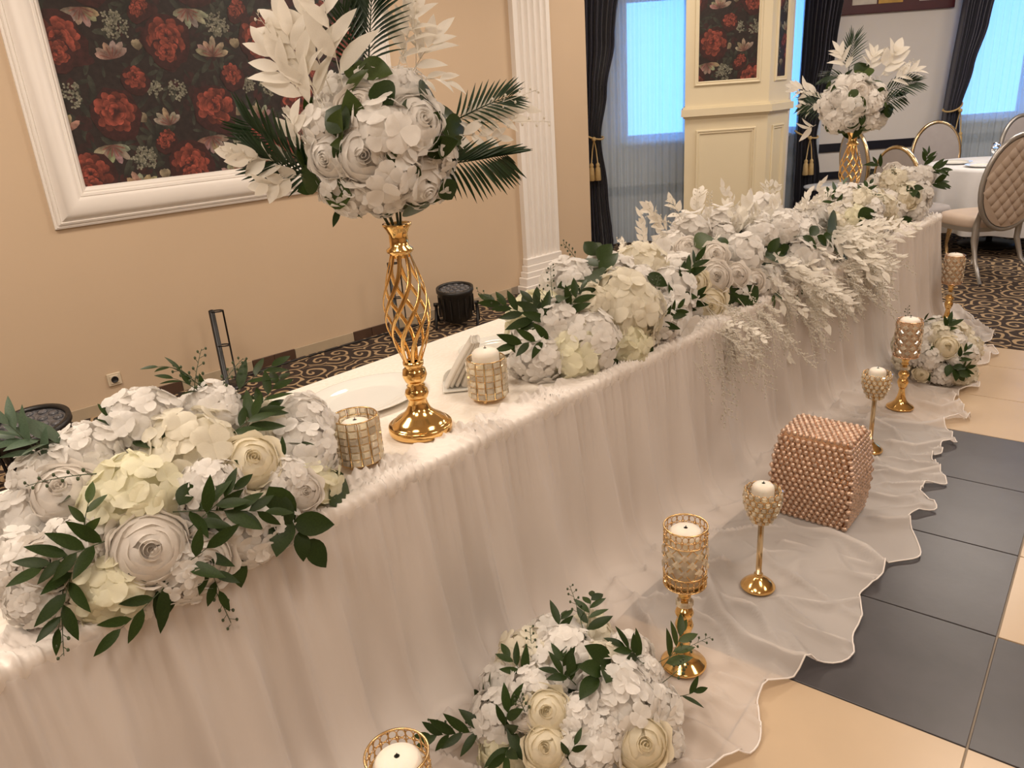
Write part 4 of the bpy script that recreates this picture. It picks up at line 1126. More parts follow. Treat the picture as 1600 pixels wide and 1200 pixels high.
for i in range(64):                            # fine twigs beyond the leaves
    y = rC.uniform(2.8, 4.9)
    p0 = (-1.74 + rC.uniform(-0.05, 0.08), y, rC.uniform(0.70, 0.92))
    d = Vector((rC.uniform(0.5, 1.0), rC.uniform(-0.5, 0.6), rC.uniform(-1.3, 0.0)))
    C.spray3(p0, d, rC.uniform(0.24, 0.40), WISP, (0.6, -0.3, 1.0), 0.9)
for i in range(26):                            # back side
    y = rC.uniform(2.95, 4.75)
    C.spray3((-2.12, y, rC.uniform(0.8, 0.95)), Vector((rC.uniform(-1, -0.4), rC.uniform(-0.5, 0.5), rC.uniform(-0.1, 0.7))), rC.uniform(0.2, 0.3), SPRAY, (-0.4, 0, 1), 0.9)
for q in ((1060, 370, 1012, 320), (1070, 360, 1045, 310), (1090, 350, 1090, 295), (1000, 400, 965, 375), (1075, 360, 1030, 345), (1110, 340, 1110, 300)):
    C.berry(*q, m='foliage_white', k1=1.25)
for q in ((1050, 370, 1010, 325, 'W', 9, 22), (1070, 350, 1050, 315, 'W', 7, 20), (1090, 345, 1095, 300, 'W', 8, 20)):
    C.sprig(*q)

# --- small hydrangea module closing the garland at its far end
C2 = Arr('flower_arrangement', 'hydrangea cluster with one dark leaf at the far end of garland', 'flower arrangement', (-1.93, 5.17, 0.86), (0.24, 0.30, 0.23), 24, TZ + 0.004)
for q in ((1320, 305, 'hw', 55), (1345, 310, 'hi', 50), (1360, 350, 'hw', 50), (1335, 340, 'hc', 45), (1310, 330, 'hw', 45), (1355, 385, 'hc', 40), (1290, 310, 'hw', 45), (1330, 370, 'hi', 45), (1365, 325, 'hw', 40)):
    C2.bloom(*q)
C2.fill(14, ['hw', 'hi'], 0.085)
C2.leaf(1340, 345, 1372, 330, 'D', 1.15, 1.5); C2.leaf(1345, 340, 1365, 355, 'D', 1.15, 1.4)
for q in ((1310, 330, 1295, 300, 'd', 5, 20), (1340, 320, 1360, 285, 'd', 5, 20), (1300, 320, 1320, 285, 'p', 4, 18)):
    C2.sprig(*q)
C2.tufts(16, 'dD', 0.06)

# --- mound at the far end of the table
A2 = Arr('flower_arrangement', 'low mound of white hydrangeas at the far end of head table', 'flower arrangement', (-1.96, 6.02, 0.87), (0.22, 0.24, 0.22), 25, TZ + 0.004)
for q in ((1365, 285, 'hw', 40), (1395, 280, 'hi', 46), (1425, 275, 'hw', 44), (1380, 315, 'hw', 44), (1420, 305, 'hi', 44), (1445, 300, 'hw', 40), (1400, 330, 'hw', 40), (1450, 270, 'hw', 36), (1435, 330, 'hw', 36)):
    A2.bloom(*q)
for q in ((1418, 312, 'r', 34), (1395, 262, 'rw', 28)): A2.bloom(*q, 1.08, 0.5)
A2.fill(16, ['hw', 'hi'], 0.085)
for q in ((1445, 270, 1470, 265, 'd', 6, 22), (1450, 290, 1470, 285, 'd', 6, 22), (1380, 265, 1365, 255, 'd', 5, 18), (1440, 265, 1450, 240, 'd', 5, 18), (1420, 290, 1430, 300, 'D', 4, 18), (1400, 335, 1415, 345, 'D', 3, 20)):
    A2.sprig(*q)
for q in ((1370, 290, 1360, 265), (1400, 290, 1395, 260)): A2.berry(*q)
A2.tufts(16, 'dD', 0.06)

# --- arrangements on the floor against the skirt
E1 = Arr('flower_arrangement', 'white hydrangea and cream rose mound on the floor beside gold lattice candlestick', 'flower arrangement', (-1.20, 1.37, 0.10), (0.27, 0.29, 0.18), 26, 0.014)
for q in ((880, 1020, 'hw', 120), (968, 1085, 'hw', 140), (1035, 1110, 'hw', 100), (830, 1070, 'hw', 90), (990, 1010, 'hw', 80), (940, 1030, 'hi', 80), (765, 1120, 'hw', 95), (775, 1185, 'hc', 90), (920, 1180, 'hw', 110), (1045, 1170, 'hw', 80), (905, 1120, 'hw', 80), (940, 1140, 'hw', 80), (840, 1030, 'hi', 70), (1010, 1050, 'hw', 70)):
    E1.bloom(*q)
for q in ((855, 1112, 'r', 82), (852, 1168, 'r', 78), (1005, 1162, 'r', 98), (820, 1120, 'rw', 50)): E1.bloom(*q, 1.1, 0.6)
E1.fill(14, ['hw', 'hi'], 0.09)
for q in ((915, 1000, 925, 930, 'd', 8, 42), (830, 1070, 795, 1025, 'd', 5, 40), (780, 1140, 670, 1150, 'd', 9, 44), (790, 1150, 800, 1100, 'd', 5, 42), (800, 1160, 790, 1190, 'd', 5, 42), (880, 1070, 880, 1025, 'd', 5, 40), (900, 1070, 870, 1050, 'd', 4, 42), (960, 1040, 930, 1060, 'D', 4, 50), (1000, 1040, 975, 1010, 'd', 6, 40),
          (1030, 1050, 1065, 985, 'm', 7, 40), (1050, 1090, 1085, 1080, 'd', 3, 32), (880, 1190, 900, 1160, 'd', 4, 34), (870, 1000, 880, 960, 'd', 4, 36)):
    E1.sprig(*q)
for q in ((915, 1000, 890, 915), (840, 1070, 828, 980), (780, 1140, 668, 1130), (830, 1130, 810, 1085), (1020, 1040, 1110, 995), (1030, 1070, 1070, 1035)):
    E1.berry(*q)
E1.leaf(820, 1190, 790, 1130, 'd'); E1.leaf(935, 1060, 960, 1020, 'D'); E1.leaf(970, 1050, 1000, 1075, 'D')
E1.tufts(24, 'dD', 0.065)
E2 = Arr('flower_arrangement', 'white flower mound on the floor beside farther gold candlesticks', 'flower arrangement', (-1.27, 4.93, 0.13), (0.23, 0.24, 0.22), 27, 0.012)
for q in ((1440, 520, 'hw', 50), (1470, 520, 'hi', 44), (1450, 560, 'hw', 44), (1500, 560, 'hw', 36), (1440, 590, 'rw', 30), (1475, 590, 'hw', 40), (1500, 590, 'hi', 34), (1430, 550, 'hw', 40), (1495, 530, 'hw', 36)):
    E2.bloom(*q)
for q in ((1480, 541, 'r', 40), (1440, 585, 'r', 26)): E2.bloom(*q, 1.08, 0.5)
E2.fill(12, ['hw', 'hi'], 0.085)
for q in ((1475, 520, 1485, 505, 'd', 5, 22), (1490, 565, 1512, 545, 'd', 5, 20), (1495, 575, 1510, 575, 'd', 5, 20), (1480, 565, 1500, 585, 'D', 5, 20), (1440, 510, 1450, 500, 'd', 4, 20)):
    E2.sprig(*q)
E2.berry(1425, 520, 1418, 480); E2.tufts(16, 'dD', 0.06)

# --- bouquets on the two tall vases; view-facing layout measured from the bouquet's centre
def bouquet(label, cx, cy, base, R, seed, spec):
    """base: top of the vase; (cx, cy): pixel of the bouquet's centre"""
    d = ray(cx, cy); hz = Vector((base.x, base.y, 0)); t = hz.length / math.hypot(d.x, d.y)
    c = CAM + d * t
    B = Arr('floral_bouquet', label, 'bouquet', c, (R, R, R * 0.92), seed, None if False else base.z, None)
    B.low = None
    for q in spec['blooms']: B.bloom(*q)
    for q in spec['heroes']: B.bloom(*q, 1.08, 0.5)
    B.fill(26, ['hw', 'p', 'hl'], R * 0.42, 0.95, -0.8)
    for q in spec['leaves']: B.leaf(*q)
    for q in spec['sprigs']: B.sprig(*q)
    for x0, y0, x1, y1, n, s, lift, dr in spec['fronds']:
        p0, n0 = B.hit(x0, y0, 0.7); p1, n1 = B.hit(x1, y1, 1.3)
        frond(B.t, B.o, p0, p1, (n0 + (CAM - p0).normalized() + Vector((0, 0, 0.5))), n, s / B.pxm(p0), lift, B.rn, dr)
    for q in spec['sprays']: B.spray(*q)
    for q in spec['berries']: B.berry(*q, m='foliage_white')
    B.tufts(26, 'DG', R * 0.42, -0.95)
    # the stems run down into the neck of the vase
    b = MB()
    for k in range(7):
        a = k * 0.9; b.tube([Vector((base.x, base.y, base.z - 0.05)) + Vector((0.008 * math.cos(a), 0.008 * math.sin(a), 0)) - B.o, c + Vector((0.05 * math.cos(a), 0.05 * math.sin(a), -R * 0.6)) - B.o], 0.004, 5)
    b.build('stems', M['stem'], B.t)
    return B
VB1 = P(658, 672, TZ + 0.005); VH1 = 0.70
VT1 = Vector((VB1.x, VB1.y, TZ + 0.005 + VH1))
bouquet('large white bouquet with palm fronds on the near gold vase', 590, 225, VT1, 0.205, 31, dict(
    blooms=[(600, 205, 'hl', 110), (655, 190, 'p', 105), (570, 240, 'p', 110), (660, 290, 'p', 100), (610, 275, 'hl', 100), (540, 305, 'hw', 100), (560, 165, 'n', 85), (515, 245, 'p', 90), (640, 130, 'hw', 80), (690, 240, 'hw', 80), (590, 120, 'hl', 70), (500, 200, 'hl', 70), (600, 310, 'hw', 90), (690, 290, 'hw', 70)],
    heroes=[(590, 195, 'o', 75), (640, 220, 'o', 60), (600, 265, 'o', 70), (655, 215, 'o', 60), (570, 115, 'o', 40), (580, 160, 'o', 40)],
    leaves=[(585, 130, 612, 160, 'D', 1.15, 1.6), (560, 105, 610, 110, 'G', 1.15, 1.2), (545, 200, 505, 170, 'D', 1.15, 1.5), (660, 165, 692, 150, 'D', 1.12, 1.4), (690, 205, 735, 200, 'D', 1.1, 1.1), (550, 305, 492, 290, 'G', 1.12, 1.4), (500, 285, 462, 275, 'D', 1.1, 1.3), (490, 290, 465, 300, 'D', 1.1, 1.3),
            (610, 320, 590, 335, 'D', 1.1, 1.5), (615, 320, 625, 340, 'G', 1.1, 1.5), (645, 315, 655, 340, 'G', 1.1, 1.5), (690, 280, 710, 315, 'D', 1.1, 1.2), (530, 325, 520, 355, 'd', 1.1), (700, 220, 725, 250, 'G', 1.1, 1.3), (640, 265, 660, 275, 'D', 1.1, 1.4)],
    sprigs=[(505, 175, 440, 30, 'w', 11, 60), (500, 180, 415, 75, 'w', 9, 60), (510, 170, 455, 60, 'w', 7, 56), (520, 150, 475, 20, 'w', 8, 70), (540, 150, 500, -30, 'w', 7, 70), (480, 230, 460, 190, 'W', 4, 48), (620, 110, 650, 20, 'w', 8, 55), (640, 120, 680, 60, 'w', 6, 50), (690, 190, 800, 185, 'w', 9, 40), (690, 210, 780, 215, 'w', 7, 36),
            (480, 255, 365, 240, 'W', 8, 40), (480, 270, 410, 290, 'W', 7, 34), (640, 130, 700, 130, 'w', 5, 40)],
    fronds=[(575, 120, 583, -60, 22, 62, 0.0, 0.0), (510, 270, 385, 190, 17, 58, 0.03, 0.15), (505, 280, 400, 240, 14, 56, 0.02, 0.2), (660, 260, 790, 240, 20, 60, 0.05, 0.45), (690, 200, 800, 150, 14, 44, 0.03, 0.0), (555, 130, 535, 10, 12, 46, 0.0, 0.0)],
    sprays=[(660, 100, 655, 20, SPRAYBIG), (640, 110, 625, 40, SPRAYBIG), (700, 190, 815, 150, SPRAY), (470, 240, 440, 180, SPRAYBIG)],
    berries=[(700, 195, 860, 190), (700, 190, 840, 140), (480, 255, 345, 235), (500, 150, 400, 20), (650, 110, 640, -10)]))
VB2 = Vector((-2.14, 5.60, TZ + 0.005)); VH2 = 0.64
VT2 = Vector((VB2.x, VB2.y, TZ + 0.005 + VH2))
bouquet('white bouquet with palm fronds on the farther gold vase', 1332, 165, VT2, 0.20, 32, dict(
    blooms=[(1310, 150, 'p', 40), (1345, 140, 'n', 42), (1335, 165, 'hl', 40), (1305, 190, 'hw', 42), (1330, 190, 'p', 38), (1365, 160, 'hw', 38), (1360, 190, 'hw', 34), (1290, 165, 'hl', 36), (1375, 190, 'hw', 34), (1340, 125, 'hl', 34)],
    heroes=[(1320, 150, 'o', 26), (1350, 170, 'o', 26), (1315, 175, 'o', 24)],
    leaves=[(1335, 115, 1360, 98, 'D', 1.15, 1.4), (1350, 105, 1350, 120, 'G', 1.15, 1.5), (1330, 155, 1352, 175, 'G', 1.15, 1.5), (1330, 140, 1338, 155, 'G', 1.12, 1.4), (1320, 195, 1345, 190, 'D', 1.1, 1.2), (1310, 200, 1320, 208, 'G', 1.1, 1.5), (1355, 195, 1352, 208, 'G', 1.1, 1.5), (1380, 175, 1400, 170, 'D', 1.1, 1.3), (1370, 140, 1385, 150, 'D', 1.1, 1.3)],
    sprigs=[(1325, 115, 1310, 80, 'w', 7, 24), (1355, 115, 1365, 85, 'w', 7, 24), (1375, 120, 1400, 80, 'W', 6, 28), (1385, 130, 1430, 110, 'w', 8, 24), (1285, 150, 1240, 135, 'w', 8, 22), (1285, 165, 1255, 165, 'w', 6, 22), (1275, 195, 1265, 200, 'w', 5, 24)],
    fronds=[(1325, 115, 1335, 58, 12, 24, 0.0, 0.0), (1325, 125, 1290, 120, 10, 24, 0.02, 0.1), (1300, 170, 1255, 160, 12, 26, 0.03, 0.3), (1370, 150, 1432, 128, 13, 26, 0.03, 0.1), (1365, 165, 1410, 150, 10, 24, 0.03, 0.3)],
    sprays=[(1350, 110, 1365, 80, SPRAY), (1370, 120, 1410, 100, SPRAY), (1290, 150, 1250, 140, SPRAY), (1320, 110, 1310, 75, SPRAY)],
    berries=[(1290, 155, 1228, 138), (1385, 120, 1430, 95), (1370, 105, 1385, 75)]))
# ================================================================== vases, candles, plates
def vase(label, base, H, group='tall gold cage vases'):
    s = H / 0.70
    v = thing('vase', label, 'vase', base, 0, group)
    b = MB(); b.lathe([(0.001, 0), (0.104, 0), (0.107, 0.006), (0.107, 0.026), (0.103, 0.030), (0.096, 0.030), (0.093, 0.036), (0.080, 0.048), (0.060, 0.060), (0.042, 0.077), (0.034, 0.096), (0.030, 0.114), (0.032, 0.118)], 48)
    b.build('base', M['gold'], v)
    b = MB(); b.lathe([(0.028, 0.112), (0.036, 0.122), (0.040, 0.136), (0.036, 0.150), (0.028, 0.158), (0.031, 0.164), (0.024, 0.170), (0.034, 0.180), (0.041, 0.200), (0.037, 0.220), (0.026, 0.230), (0.034, 0.236), (0.034, 0.248), (0.026, 0.250)], 32)
    b.build('stem', M['gold'], v)
    # cage of twisted flat strips
    z0, z1 = 0.245 * s, 0.600 * s; n = 9
    def rad(t): return 0.028 + 0.045 * math.sin(PI * t ** 0.92 * 0.97) ** 1.25
    for k in range(n):                         # flat bands, broad side outwards
        rows = []
        for i in range(29):
            t = i / 28; a = 2 * PI * k / n + 2.0 * (t * t * (3 - 2 * t)); r_ = rad(t)
            c = Vector((r_ * math.cos(a), r_ * math.sin(a), lerp(z0, z1, t))); t2 = min(1, t + 0.02); a2 = 2 * PI * k / n + 2.0 * (t2 * t2 * (3 - 2 * t2))
            tn = Vector((rad(t2) * math.cos(a2), rad(t2) * math.sin(a2), lerp(z0, z1, t + 0.02))) - c
            rn = Vector((math.cos(a), math.sin(a), 0)); sd = tn.cross(rn).normalized(); rn = sd.cross(tn).normalized()
            w_ = 0.0070; h_ = 0.0022
            rows.append([c + sd * w_ * x_ + rn * h_ * y_ for x_, y_ in ((-1, 0), (-0.6, 0.9), (0.6, 0.9), (1, 0), (0.6, -0.9), (-0.6, -0.9))])
        b = MB(); b.grid(rows, closed_v=True); b.build('cage_rib', M['gold'], v)
    t0 = z1 - 0.01
    b = MB(); b.lathe([(0.030, t0), (0.033, t0 + 0.012), (0.042, t0 + 0.018), (0.042, t0 + 0.026), (0.030, t0 + 0.034), (0.029, t0 + 0.070), (0.036, t0 + 0.086), (0.045, t0 + 0.098), (0.045, t0 + 0.104), (0.036, t0 + 0.104), (0.026, t0 + 0.08)], 32, cap=False)
    b.build('neck', M['gold'], v)
    return v
vase('tall gold vase with twisted cage stem standing beside the oval plate', VB1, VH1)
vase('tall gold cage vase at the far end of the head table', VB2, VH2)

def candle(label, p, r, h, dome=0.012, group='pillar candles in holders'):
    b = MB(); b.lathe([(0.001, 0), (r, 0), (r, h - 0.012), (r * 0.96, h - 0.004), (r * 0.8, h + dome * 0.4), (r * 0.45, h + dome * 0.85), (0.006, h + dome)], 28, cap=False)
    c = thing('candle', label, 'candle', p, 0, group)
    b.build('wax_body', M['wax'], c)
    b = MB(); b.tube([(0, 0, h + dome - 0.002), (0.001, 0, h + dome + 0.008)], 0.0012, 5); b.build('wick', M['black'], c)
    return c
def facet_mesh(sx, sy, sz):
    b = MB(); k = 0.6
    b.v = [(-sx, 0, -sz), (sx, 0, -sz), (sx, 0, sz), (-sx, 0, sz), (-sx * k, -sy, -sz * k), (sx * k, -sy, -sz * k), (sx * k, -sy, sz * k), (-sx * k, -sy, sz * k), (-sx * k, sy * .6, -sz * k), (sx * k, sy * .6, -sz * k), (sx * k, sy * .6, sz * k), (-sx * k, sy * .6, sz * k)]
    for f in ((4, 5, 6, 7), (0, 1, 5, 4), (1, 2, 6, 5), (2, 3, 7, 6), (3, 0, 4, 7), (9, 8, 11, 10), (1, 0, 8, 9), (2, 1, 9, 10), (3, 2, 10, 11), (0, 3, 11, 8)): b.face(f)
    return b.mesh('crystal', M['crystal'], False)
CR_RECT = facet_mesh(0.0135, 0.007, 0.0115)
CR_DIA = facet_mesh(0.010, 0.006, 0.010)
def votive(label, base, cand_label, ch):
    """cylinder of rectangular crystals between gold wires"""
    v = thing('candle_holder', label, 'candle holder', base, rnd.random(), 'crystal votive holders on the table')
    R, n, rows = 0.068, 13, 6; z0 = 0.016; dz = 0.0235; H = z0 + rows * dz
    for k in range(rows + 1):
        b = MB(); b.ring((0, 0, z0 + k * dz), R, 0.0024 if k in (0, rows) else 0.0014, 40, 5); b.build('wire_ring', M['goldwire'], v)
    for k in range(n):
        a = 2 * PI * k / n
        b = MB(); b.tube([(R * math.cos(a), R * math.sin(a), z0), (R * math.cos(a), R * math.sin(a), H)], 0.0018, 5); b.build('wire_upright', M['goldwire'], v)
        for q in range(rows):
            a2 = 2 * PI * (k + 0.5) / n; cp = math.cos(a2), math.sin(a2)
            put('crystal', CR_RECT, v, M=frame_mat((R * cp[0], R * cp[1], z0 + (q + 0.5) * dz), Vector((-cp[0], -cp[1], 0)), (0, 0, 1)) )
    b = MB(); b.lathe([(0.001, z0 - 0.002), (R, z0 - 0.002), (R, z0), (0.001, z0)], 32); b.build('base_plate', M['goldwire'], v)
    for k in range(4):
        b = MB(); b.ball((0.055 * math.cos(k * PI / 2), 0.055 * math.sin(k * PI / 2), 0.0075), 0.0075, 8, 6); b.build('foot', M['goldwire'], v)
    candle(cand_label, Vector(base) + Vector((0, 0, z0 + 0.001)), 0.050, ch)
    return v
votive('crystal votive holder with low candle, left of near gold vase', P(564, 722, TZ + 0.006), 'low white pillar candle down inside left crystal votive holder', 0.115)
votive('crystal votive holder with tall candle, right of near gold vase', P(764, 622, TZ + 0.006), 'white pillar candle rising above the right crystal votive holder', 0.165)

def plate(label, p, rx, ry, rot, group, h=0.022):
    b = MB()
    prof = [(0.0, 0.004), (0.55, 0.004), (0.66, 0.005), (0.70, 0.011), (0.74, 0.013), (0.98, h), (1.0, h), (0.995, h - 0.004), (0.74, 0.006), (0.6, 0.0), (0.0, 0.0)]
    n = 56
    b.grid([[(max(r, 0.002) * rx * math.cos(2 * PI * j / n), max(r, 0.002) * ry * math.sin(2 * PI * j / n), z) for j in range(n)] for r, z in prof], closed_v=True)
    o = b.build('plate', M['china'], None, p); o.rotation_euler = (0, 0, rot)
    return tag(o, label, 'plate', group)
plate('large oval white china plate behind the near gold vase', P(570, 624, TZ + 0.006), 0.185, 0.25, 0.0, 'white plates')
plate('white china plate tucked behind the paper napkins', P(770, 548, TZ + 0.006), 0.13, 0.17, 0.1, 'white plates')
# napkin stand: folded paper napkins leaning in a low white holder
np_ = P(712, 604, TZ + 0.006)
nyaw = math.atan2(np_.y, np_.x)
nh = thing('napkin_holder', 'small white napkin holder behind the right crystal votive', 'napkin holder', np_, nyaw)
b = MB(); b.bevbox((0, 0, 0.003), (0.12, 0.10, 0.006), 0.002); b.build('base', M['china'], nh, smooth=False)
for sx in (0.054,):
    b = MB(); n = 12; rows = []
    for th in (0, 0.004):
        rows.append([(sx + th, 0.048 * math.cos(PI * k / n), 0.006 + 0.05 * math.sin(PI * k / n)) for k in range(n + 1)])
    b.grid(rows); k0 = len(b.v) // 2; b.face(list(range(k0))); b.face(list(range(2 * k0 - 1, k0 - 1, -1)))
    b.build('side_plate', M['china'], nh, smooth=False)
NL5 = ['leftmost rolled paper napkin leaning in the white holder', 'second rolled paper napkin from the left in the white holder', 'third rolled paper napkin from the left in the white holder', 'broad folded paper napkin at the right of the white holder']
for k in range(4):
    b = MB(); broad = k == 3
    Mx = Matrix.Translation((0, 0.034 - 0.021 * k, 0.011)) @ Matrix.Rotation(math.radians(33 - 3.5 * k), 4, 'X')
    Hn = 0.205 - 0.006 * k; rows = []; th = 0.0088 if not broad else 0.010
    for i in range(11):
        t = i / 10; sag = 0.004 * math.sin(t * 3 + k)
        row = []
        for e in range(12):
            a = 2 * PI * e / 12; x_ = 0.040 * math.copysign(abs(math.cos(a)) ** 0.5, math.cos(a)); y_ = th * math.sin(a) * (1 - 0.15 * t) * (1 + 0.18 * math.cos(3 * a + k))
            if broad and math.sin(a) < 0: y_ *= 1 + 2.6 * (1 - t)
            row.append(Mx @ Vector((x_, y_ + sag, Hn * t + 0.004 * math.cos(a) * (t > 0.9))))
        rows.append(row)
    q0 = b.grid(rows, closed_v=True); b.face([q0 + 120 + i for i in range(12)]); b.face([q0 + 11 - i for i in range(12)])
    o = b.build('paper_napkin', M['paper'], None, np_); o.rotation_euler = (0, 0, nyaw); tag(o, NL5[k], 'napkin', 'paper napkins in the holder')

# ------------------------------------------------------------------ floor candlesticks
def lattice_cup(v, R, z0, z1, n, rows, r=0.0016, crystals=True, m='goldwire'):
    """diamond wire net on a cylinder with a crystal in each diamond"""
    dz = (z1 - z0) / rows
    b = MB()
    for k in range(n):
        for sg in (1, -1):
            path = []
            for i in range(rows * 4 + 1):
                t = i / (rows * 4); a = 2 * PI * (k + sg * t * rows * 0.5) / n
                path.append((R * math.cos(a), R * math.sin(a), lerp(z0, z1, t)))
            b.tube(path, r, 4)
    b.build('wire_lattice', M[m], v)
    if crystals:
        for q in range(rows):
            for k in range(n):
                a = 2 * PI * (k + 0.5 * (q % 2) + (0.5 if False else 0.0)) / n
                z = z0 + (q + 0.5) * dz if False else z0 + q * dz + dz
                if z > z1 - dz * 0.4: continue
                a += PI / n if (q % 2 == 0) else PI / n
                cp = (math.cos(a), math.sin(a))
                put('crystal', CR_DIA, v, M=frame_mat((R * cp[0], R * cp[1], z), Vector((-cp[0], -cp[1], 0)), (0, 0, 1), (dz * 42, 1, dz * 42)) @ Matrix.Rotation(PI / 4, 4, 'Y'))
def filigree_band(v, R, z0, z1, n, m='goldwire'):
    """openwork band: rim rings with a row of wire scrolls and small rosettes"""
    b = MB()
    b.ring((0, 0, z0), R, 0.0022, 40, 5); b.ring((0, 0, z1), R, 0.0028, 40, 5); zc = (z0 + z1) / 2; h = (z1 - z0) / 2
    for k in range(n):
        a0 = 2 * PI * k / n; w = 2 * PI / n
        for (ca, cz, rr) in ((0.25, 0.45, 0.42), (0.75, 0.45, 0.42), (0.25, -0.45, 0.42), (0.75, -0.45, 0.42)):
            pts = []
            for i in range(10):
                th = 2 * PI * i / 10; a = a0 + w * (ca + 0.24 * math.cos(th)); z = zc + h * (cz + rr * math.sin(th))
                pts.append((R * math.cos(a), R * math.sin(a), z))
            b.tube(pts, 0.0013, 4, closed=True)
        a = a0 + w * 0.5; b.ball((R * math.cos(a), R * math.sin(a), zc), 0.0042, 6, 4)
        a = a0; b.tube([(R * math.cos(a), R * math.sin(a), z0), (R * math.cos(a), R * math.sin(a), z1)], 0.0014, 4)
    b.build('filigree_band', M[m], v)
def tall_candlestick(label, base, s, clabel, full=False, ch=0.13, lean=0.0):
    v = thing('candlestick', label, 'candlestick', base, rnd.random() * 3, 'tall gold lattice candlesticks on the floor')
    v.scale = (s, s, s)
    b = MB(); b.lathe([(0.001, 0), (0.072, 0), (0.074, 0.005), (0.070, 0.010), (0.050, 0.022), (0.032, 0.042), (0.022, 0.068), (0.017, 0.095), (0.016, 0.115), (0.021, 0.125)], 40); b.build('base', M['gold'], v)
    b = MB(); b.lathe([(0.015, 0.118), (0.024, 0.132), (0.030, 0.155), (0.024, 0.175), (0.018, 0.180), (0.025, 0.188), (0.030, 0.202), (0.025, 0.216), (0.015, 0.222), (0.013, 0.226)], 28); b.build('stem', M['gold'], v)
    for k in range(8):
        a = 2 * PI * k / 8; put('crystal', CR_DIA, v, M=frame_mat((0.022 * math.cos(a), 0.022 * math.sin(a), 0.240), Vector((-math.cos(a), -math.sin(a), 0)), (0, 0, 1), 1.0))
    b = MB(); b.lathe([(0.012, 0.222), (0.012, 0.258), (0.020, 0.264), (0.020, 0.270), (0.014, 0.276), (0.022, 0.286), (0.022, 0.292), (0.030, 0.300), (0.062, 0.312), (0.066, 0.316)], 32); b.build('cup_base', M['gold'], v)
    R = 0.066; z0, z1 = 0.316, 0.520
    if full:
        b = MB(); b.ring((0, 0, z0), R, 0.003, 40, 5); b.ring((0, 0, z1), R, 0.003, 40, 5); b.build('cup_rim', M['rosegold'], v)
        lattice_cup(v, R, z0, z1, 9, 7, 0.0017, True, 'rosegold')
        b = MB(); b.lathe([(R - 0.004, z0), (R - 0.004, z1 - 0.002)], 32, cap=False); b.build('inner_sleeve', M['sleeve'], v)
    else:
        filigree_band(v, R, z0, z0 + 0.045, 11); filigree_band(v, R, z1 - 0.050, z1, 11)
        lattice_cup(v, R, z0 + 0.045, z1 - 0.050, 9, 4, 0.0020)
    o = candle(clabel, Vector(base) + Vector((0, 0, 0.318 * s)), 0.052 * s, (z1 - z0 - 0.02) * s if not full else (z1 - z0 + 0.004) * s, 0.01)
    return v
M['sleeve'] = thin(mat('champagne crystal sleeve', (0.75, 0.58, 0.42), 0.25, metal=0.3, var=0.25, vscale=60), (0.8, 0.6, 0.4), 0.4)
def ring_goblet(label, base, s, clabel):
    v = thing('candlestick', label, 'candlestick', base, rnd.random() * 3, 'slim wine glass shaped candlesticks on the floor')
    v.scale = (s, s, s)
    b = MB(); b.lathe([(0.001, 0), (0.060, 0), (0.062, 0.006), (0.058, 0.012), (0.046, 0.024), (0.030, 0.036), (0.018, 0.044), (0.014, 0.050), (0.016, 0.056), (0.010, 0.058)], 40); b.build('base', M['gold'], v)
    b = MB(); b.lathe([(0.0105, 0.055), (0.0105, 0.270)], 16); b.build('stem', M['champagne'], v)
    def cr(z):
        t = (z - 0.268) / 0.155
        return 0.012 + 0.052 * math.sin(PI * min(1, (0.05 + t * 0.62)) ) ** 0.75 - 0.010 * max(0, t - 0.6)
    b = MB(); b.lathe([(0.010, 0.262), (0.014, 0.266), (cr(0.272), 0.272), (cr(0.277), 0.277), (cr(0.277) - 0.004, 0.279), (0.002, 0.274)], 28); b.build('cup_base', M['gold'], v)
    z = 0.284; row = 0
    ball = []
    b = MB()
    while z < 0.412:
        R = cr(z); n = max(8, int(2 * PI * R / 0.0235)); rr = PI * R / n
        for k in range(n):
            a0 = 2 * PI * (k + 0.5 * (row % 2)) / n; pts = []
            for i in range(10):
                th = 2 * PI * i / 10; zz = z + rr * math.sin(th); RR = cr(min(max(zz, 0.27), 0.423)); a = a0 + rr * math.cos(th) / R
                pts.append((RR * math.cos(a), RR * math.sin(a), zz))
            b.tube(pts, 0.0015, 4, closed=True); ball.append((a0, z, R))
        z += rr * 1.75; row += 1
    b.build('ring_mesh', M['goldwire'], v)
    for a0, z, R in ball:
        put('crystal', CR_DIA, v, M=frame_mat((R * math.cos(a0), R * math.sin(a0), z), Vector((-math.cos(a0), -math.sin(a0), 0)), (0, 0, 1), (0.8, 0.9, 0.8)))
    candle(clabel, Vector(base) + Vector((0, 0, 0.303 * s)), 0.038 * s, 0.115 * s, 0.008)
    return v
ZF = 0.016
tall_candlestick('nearest gold lattice candlestick, cut by bottom edge of the view', P(661, 1445, ZF), 1.0, 'white candle in the nearest lattice candlestick at bottom edge')
tall_candlestick('gold lattice candlestick with filigree rims beside the floor flowers', P(1068, 1036, ZF), 1.0, 'white candle in filigree rimmed candlestick beside the floor flowers')
ring_goblet('slim wine glass shaped gold candlestick between lattice candlestick and crystal box', P(1184, 916, ZF), 1.02, 'white candle in slim goblet nearer than the crystal box')
ring_goblet('slim wine glass shaped gold candlestick behind the crystal box', P(1358, 703, ZF), 1.02, 'white candle in slim goblet behind the crystal box')
tall_candlestick('rose gold crystal candlestick in front of the far floor flowers', P(1406, 636, ZF), 0.97, 'white candle in rose gold candlestick before the far floor flowers', True)
tall_candlestick('farthest rose gold crystal candlestick at the far corner of table skirt', P(1478, 506, ZF), 0.97, 'white candle in farthest candlestick at the skirt corner', True)

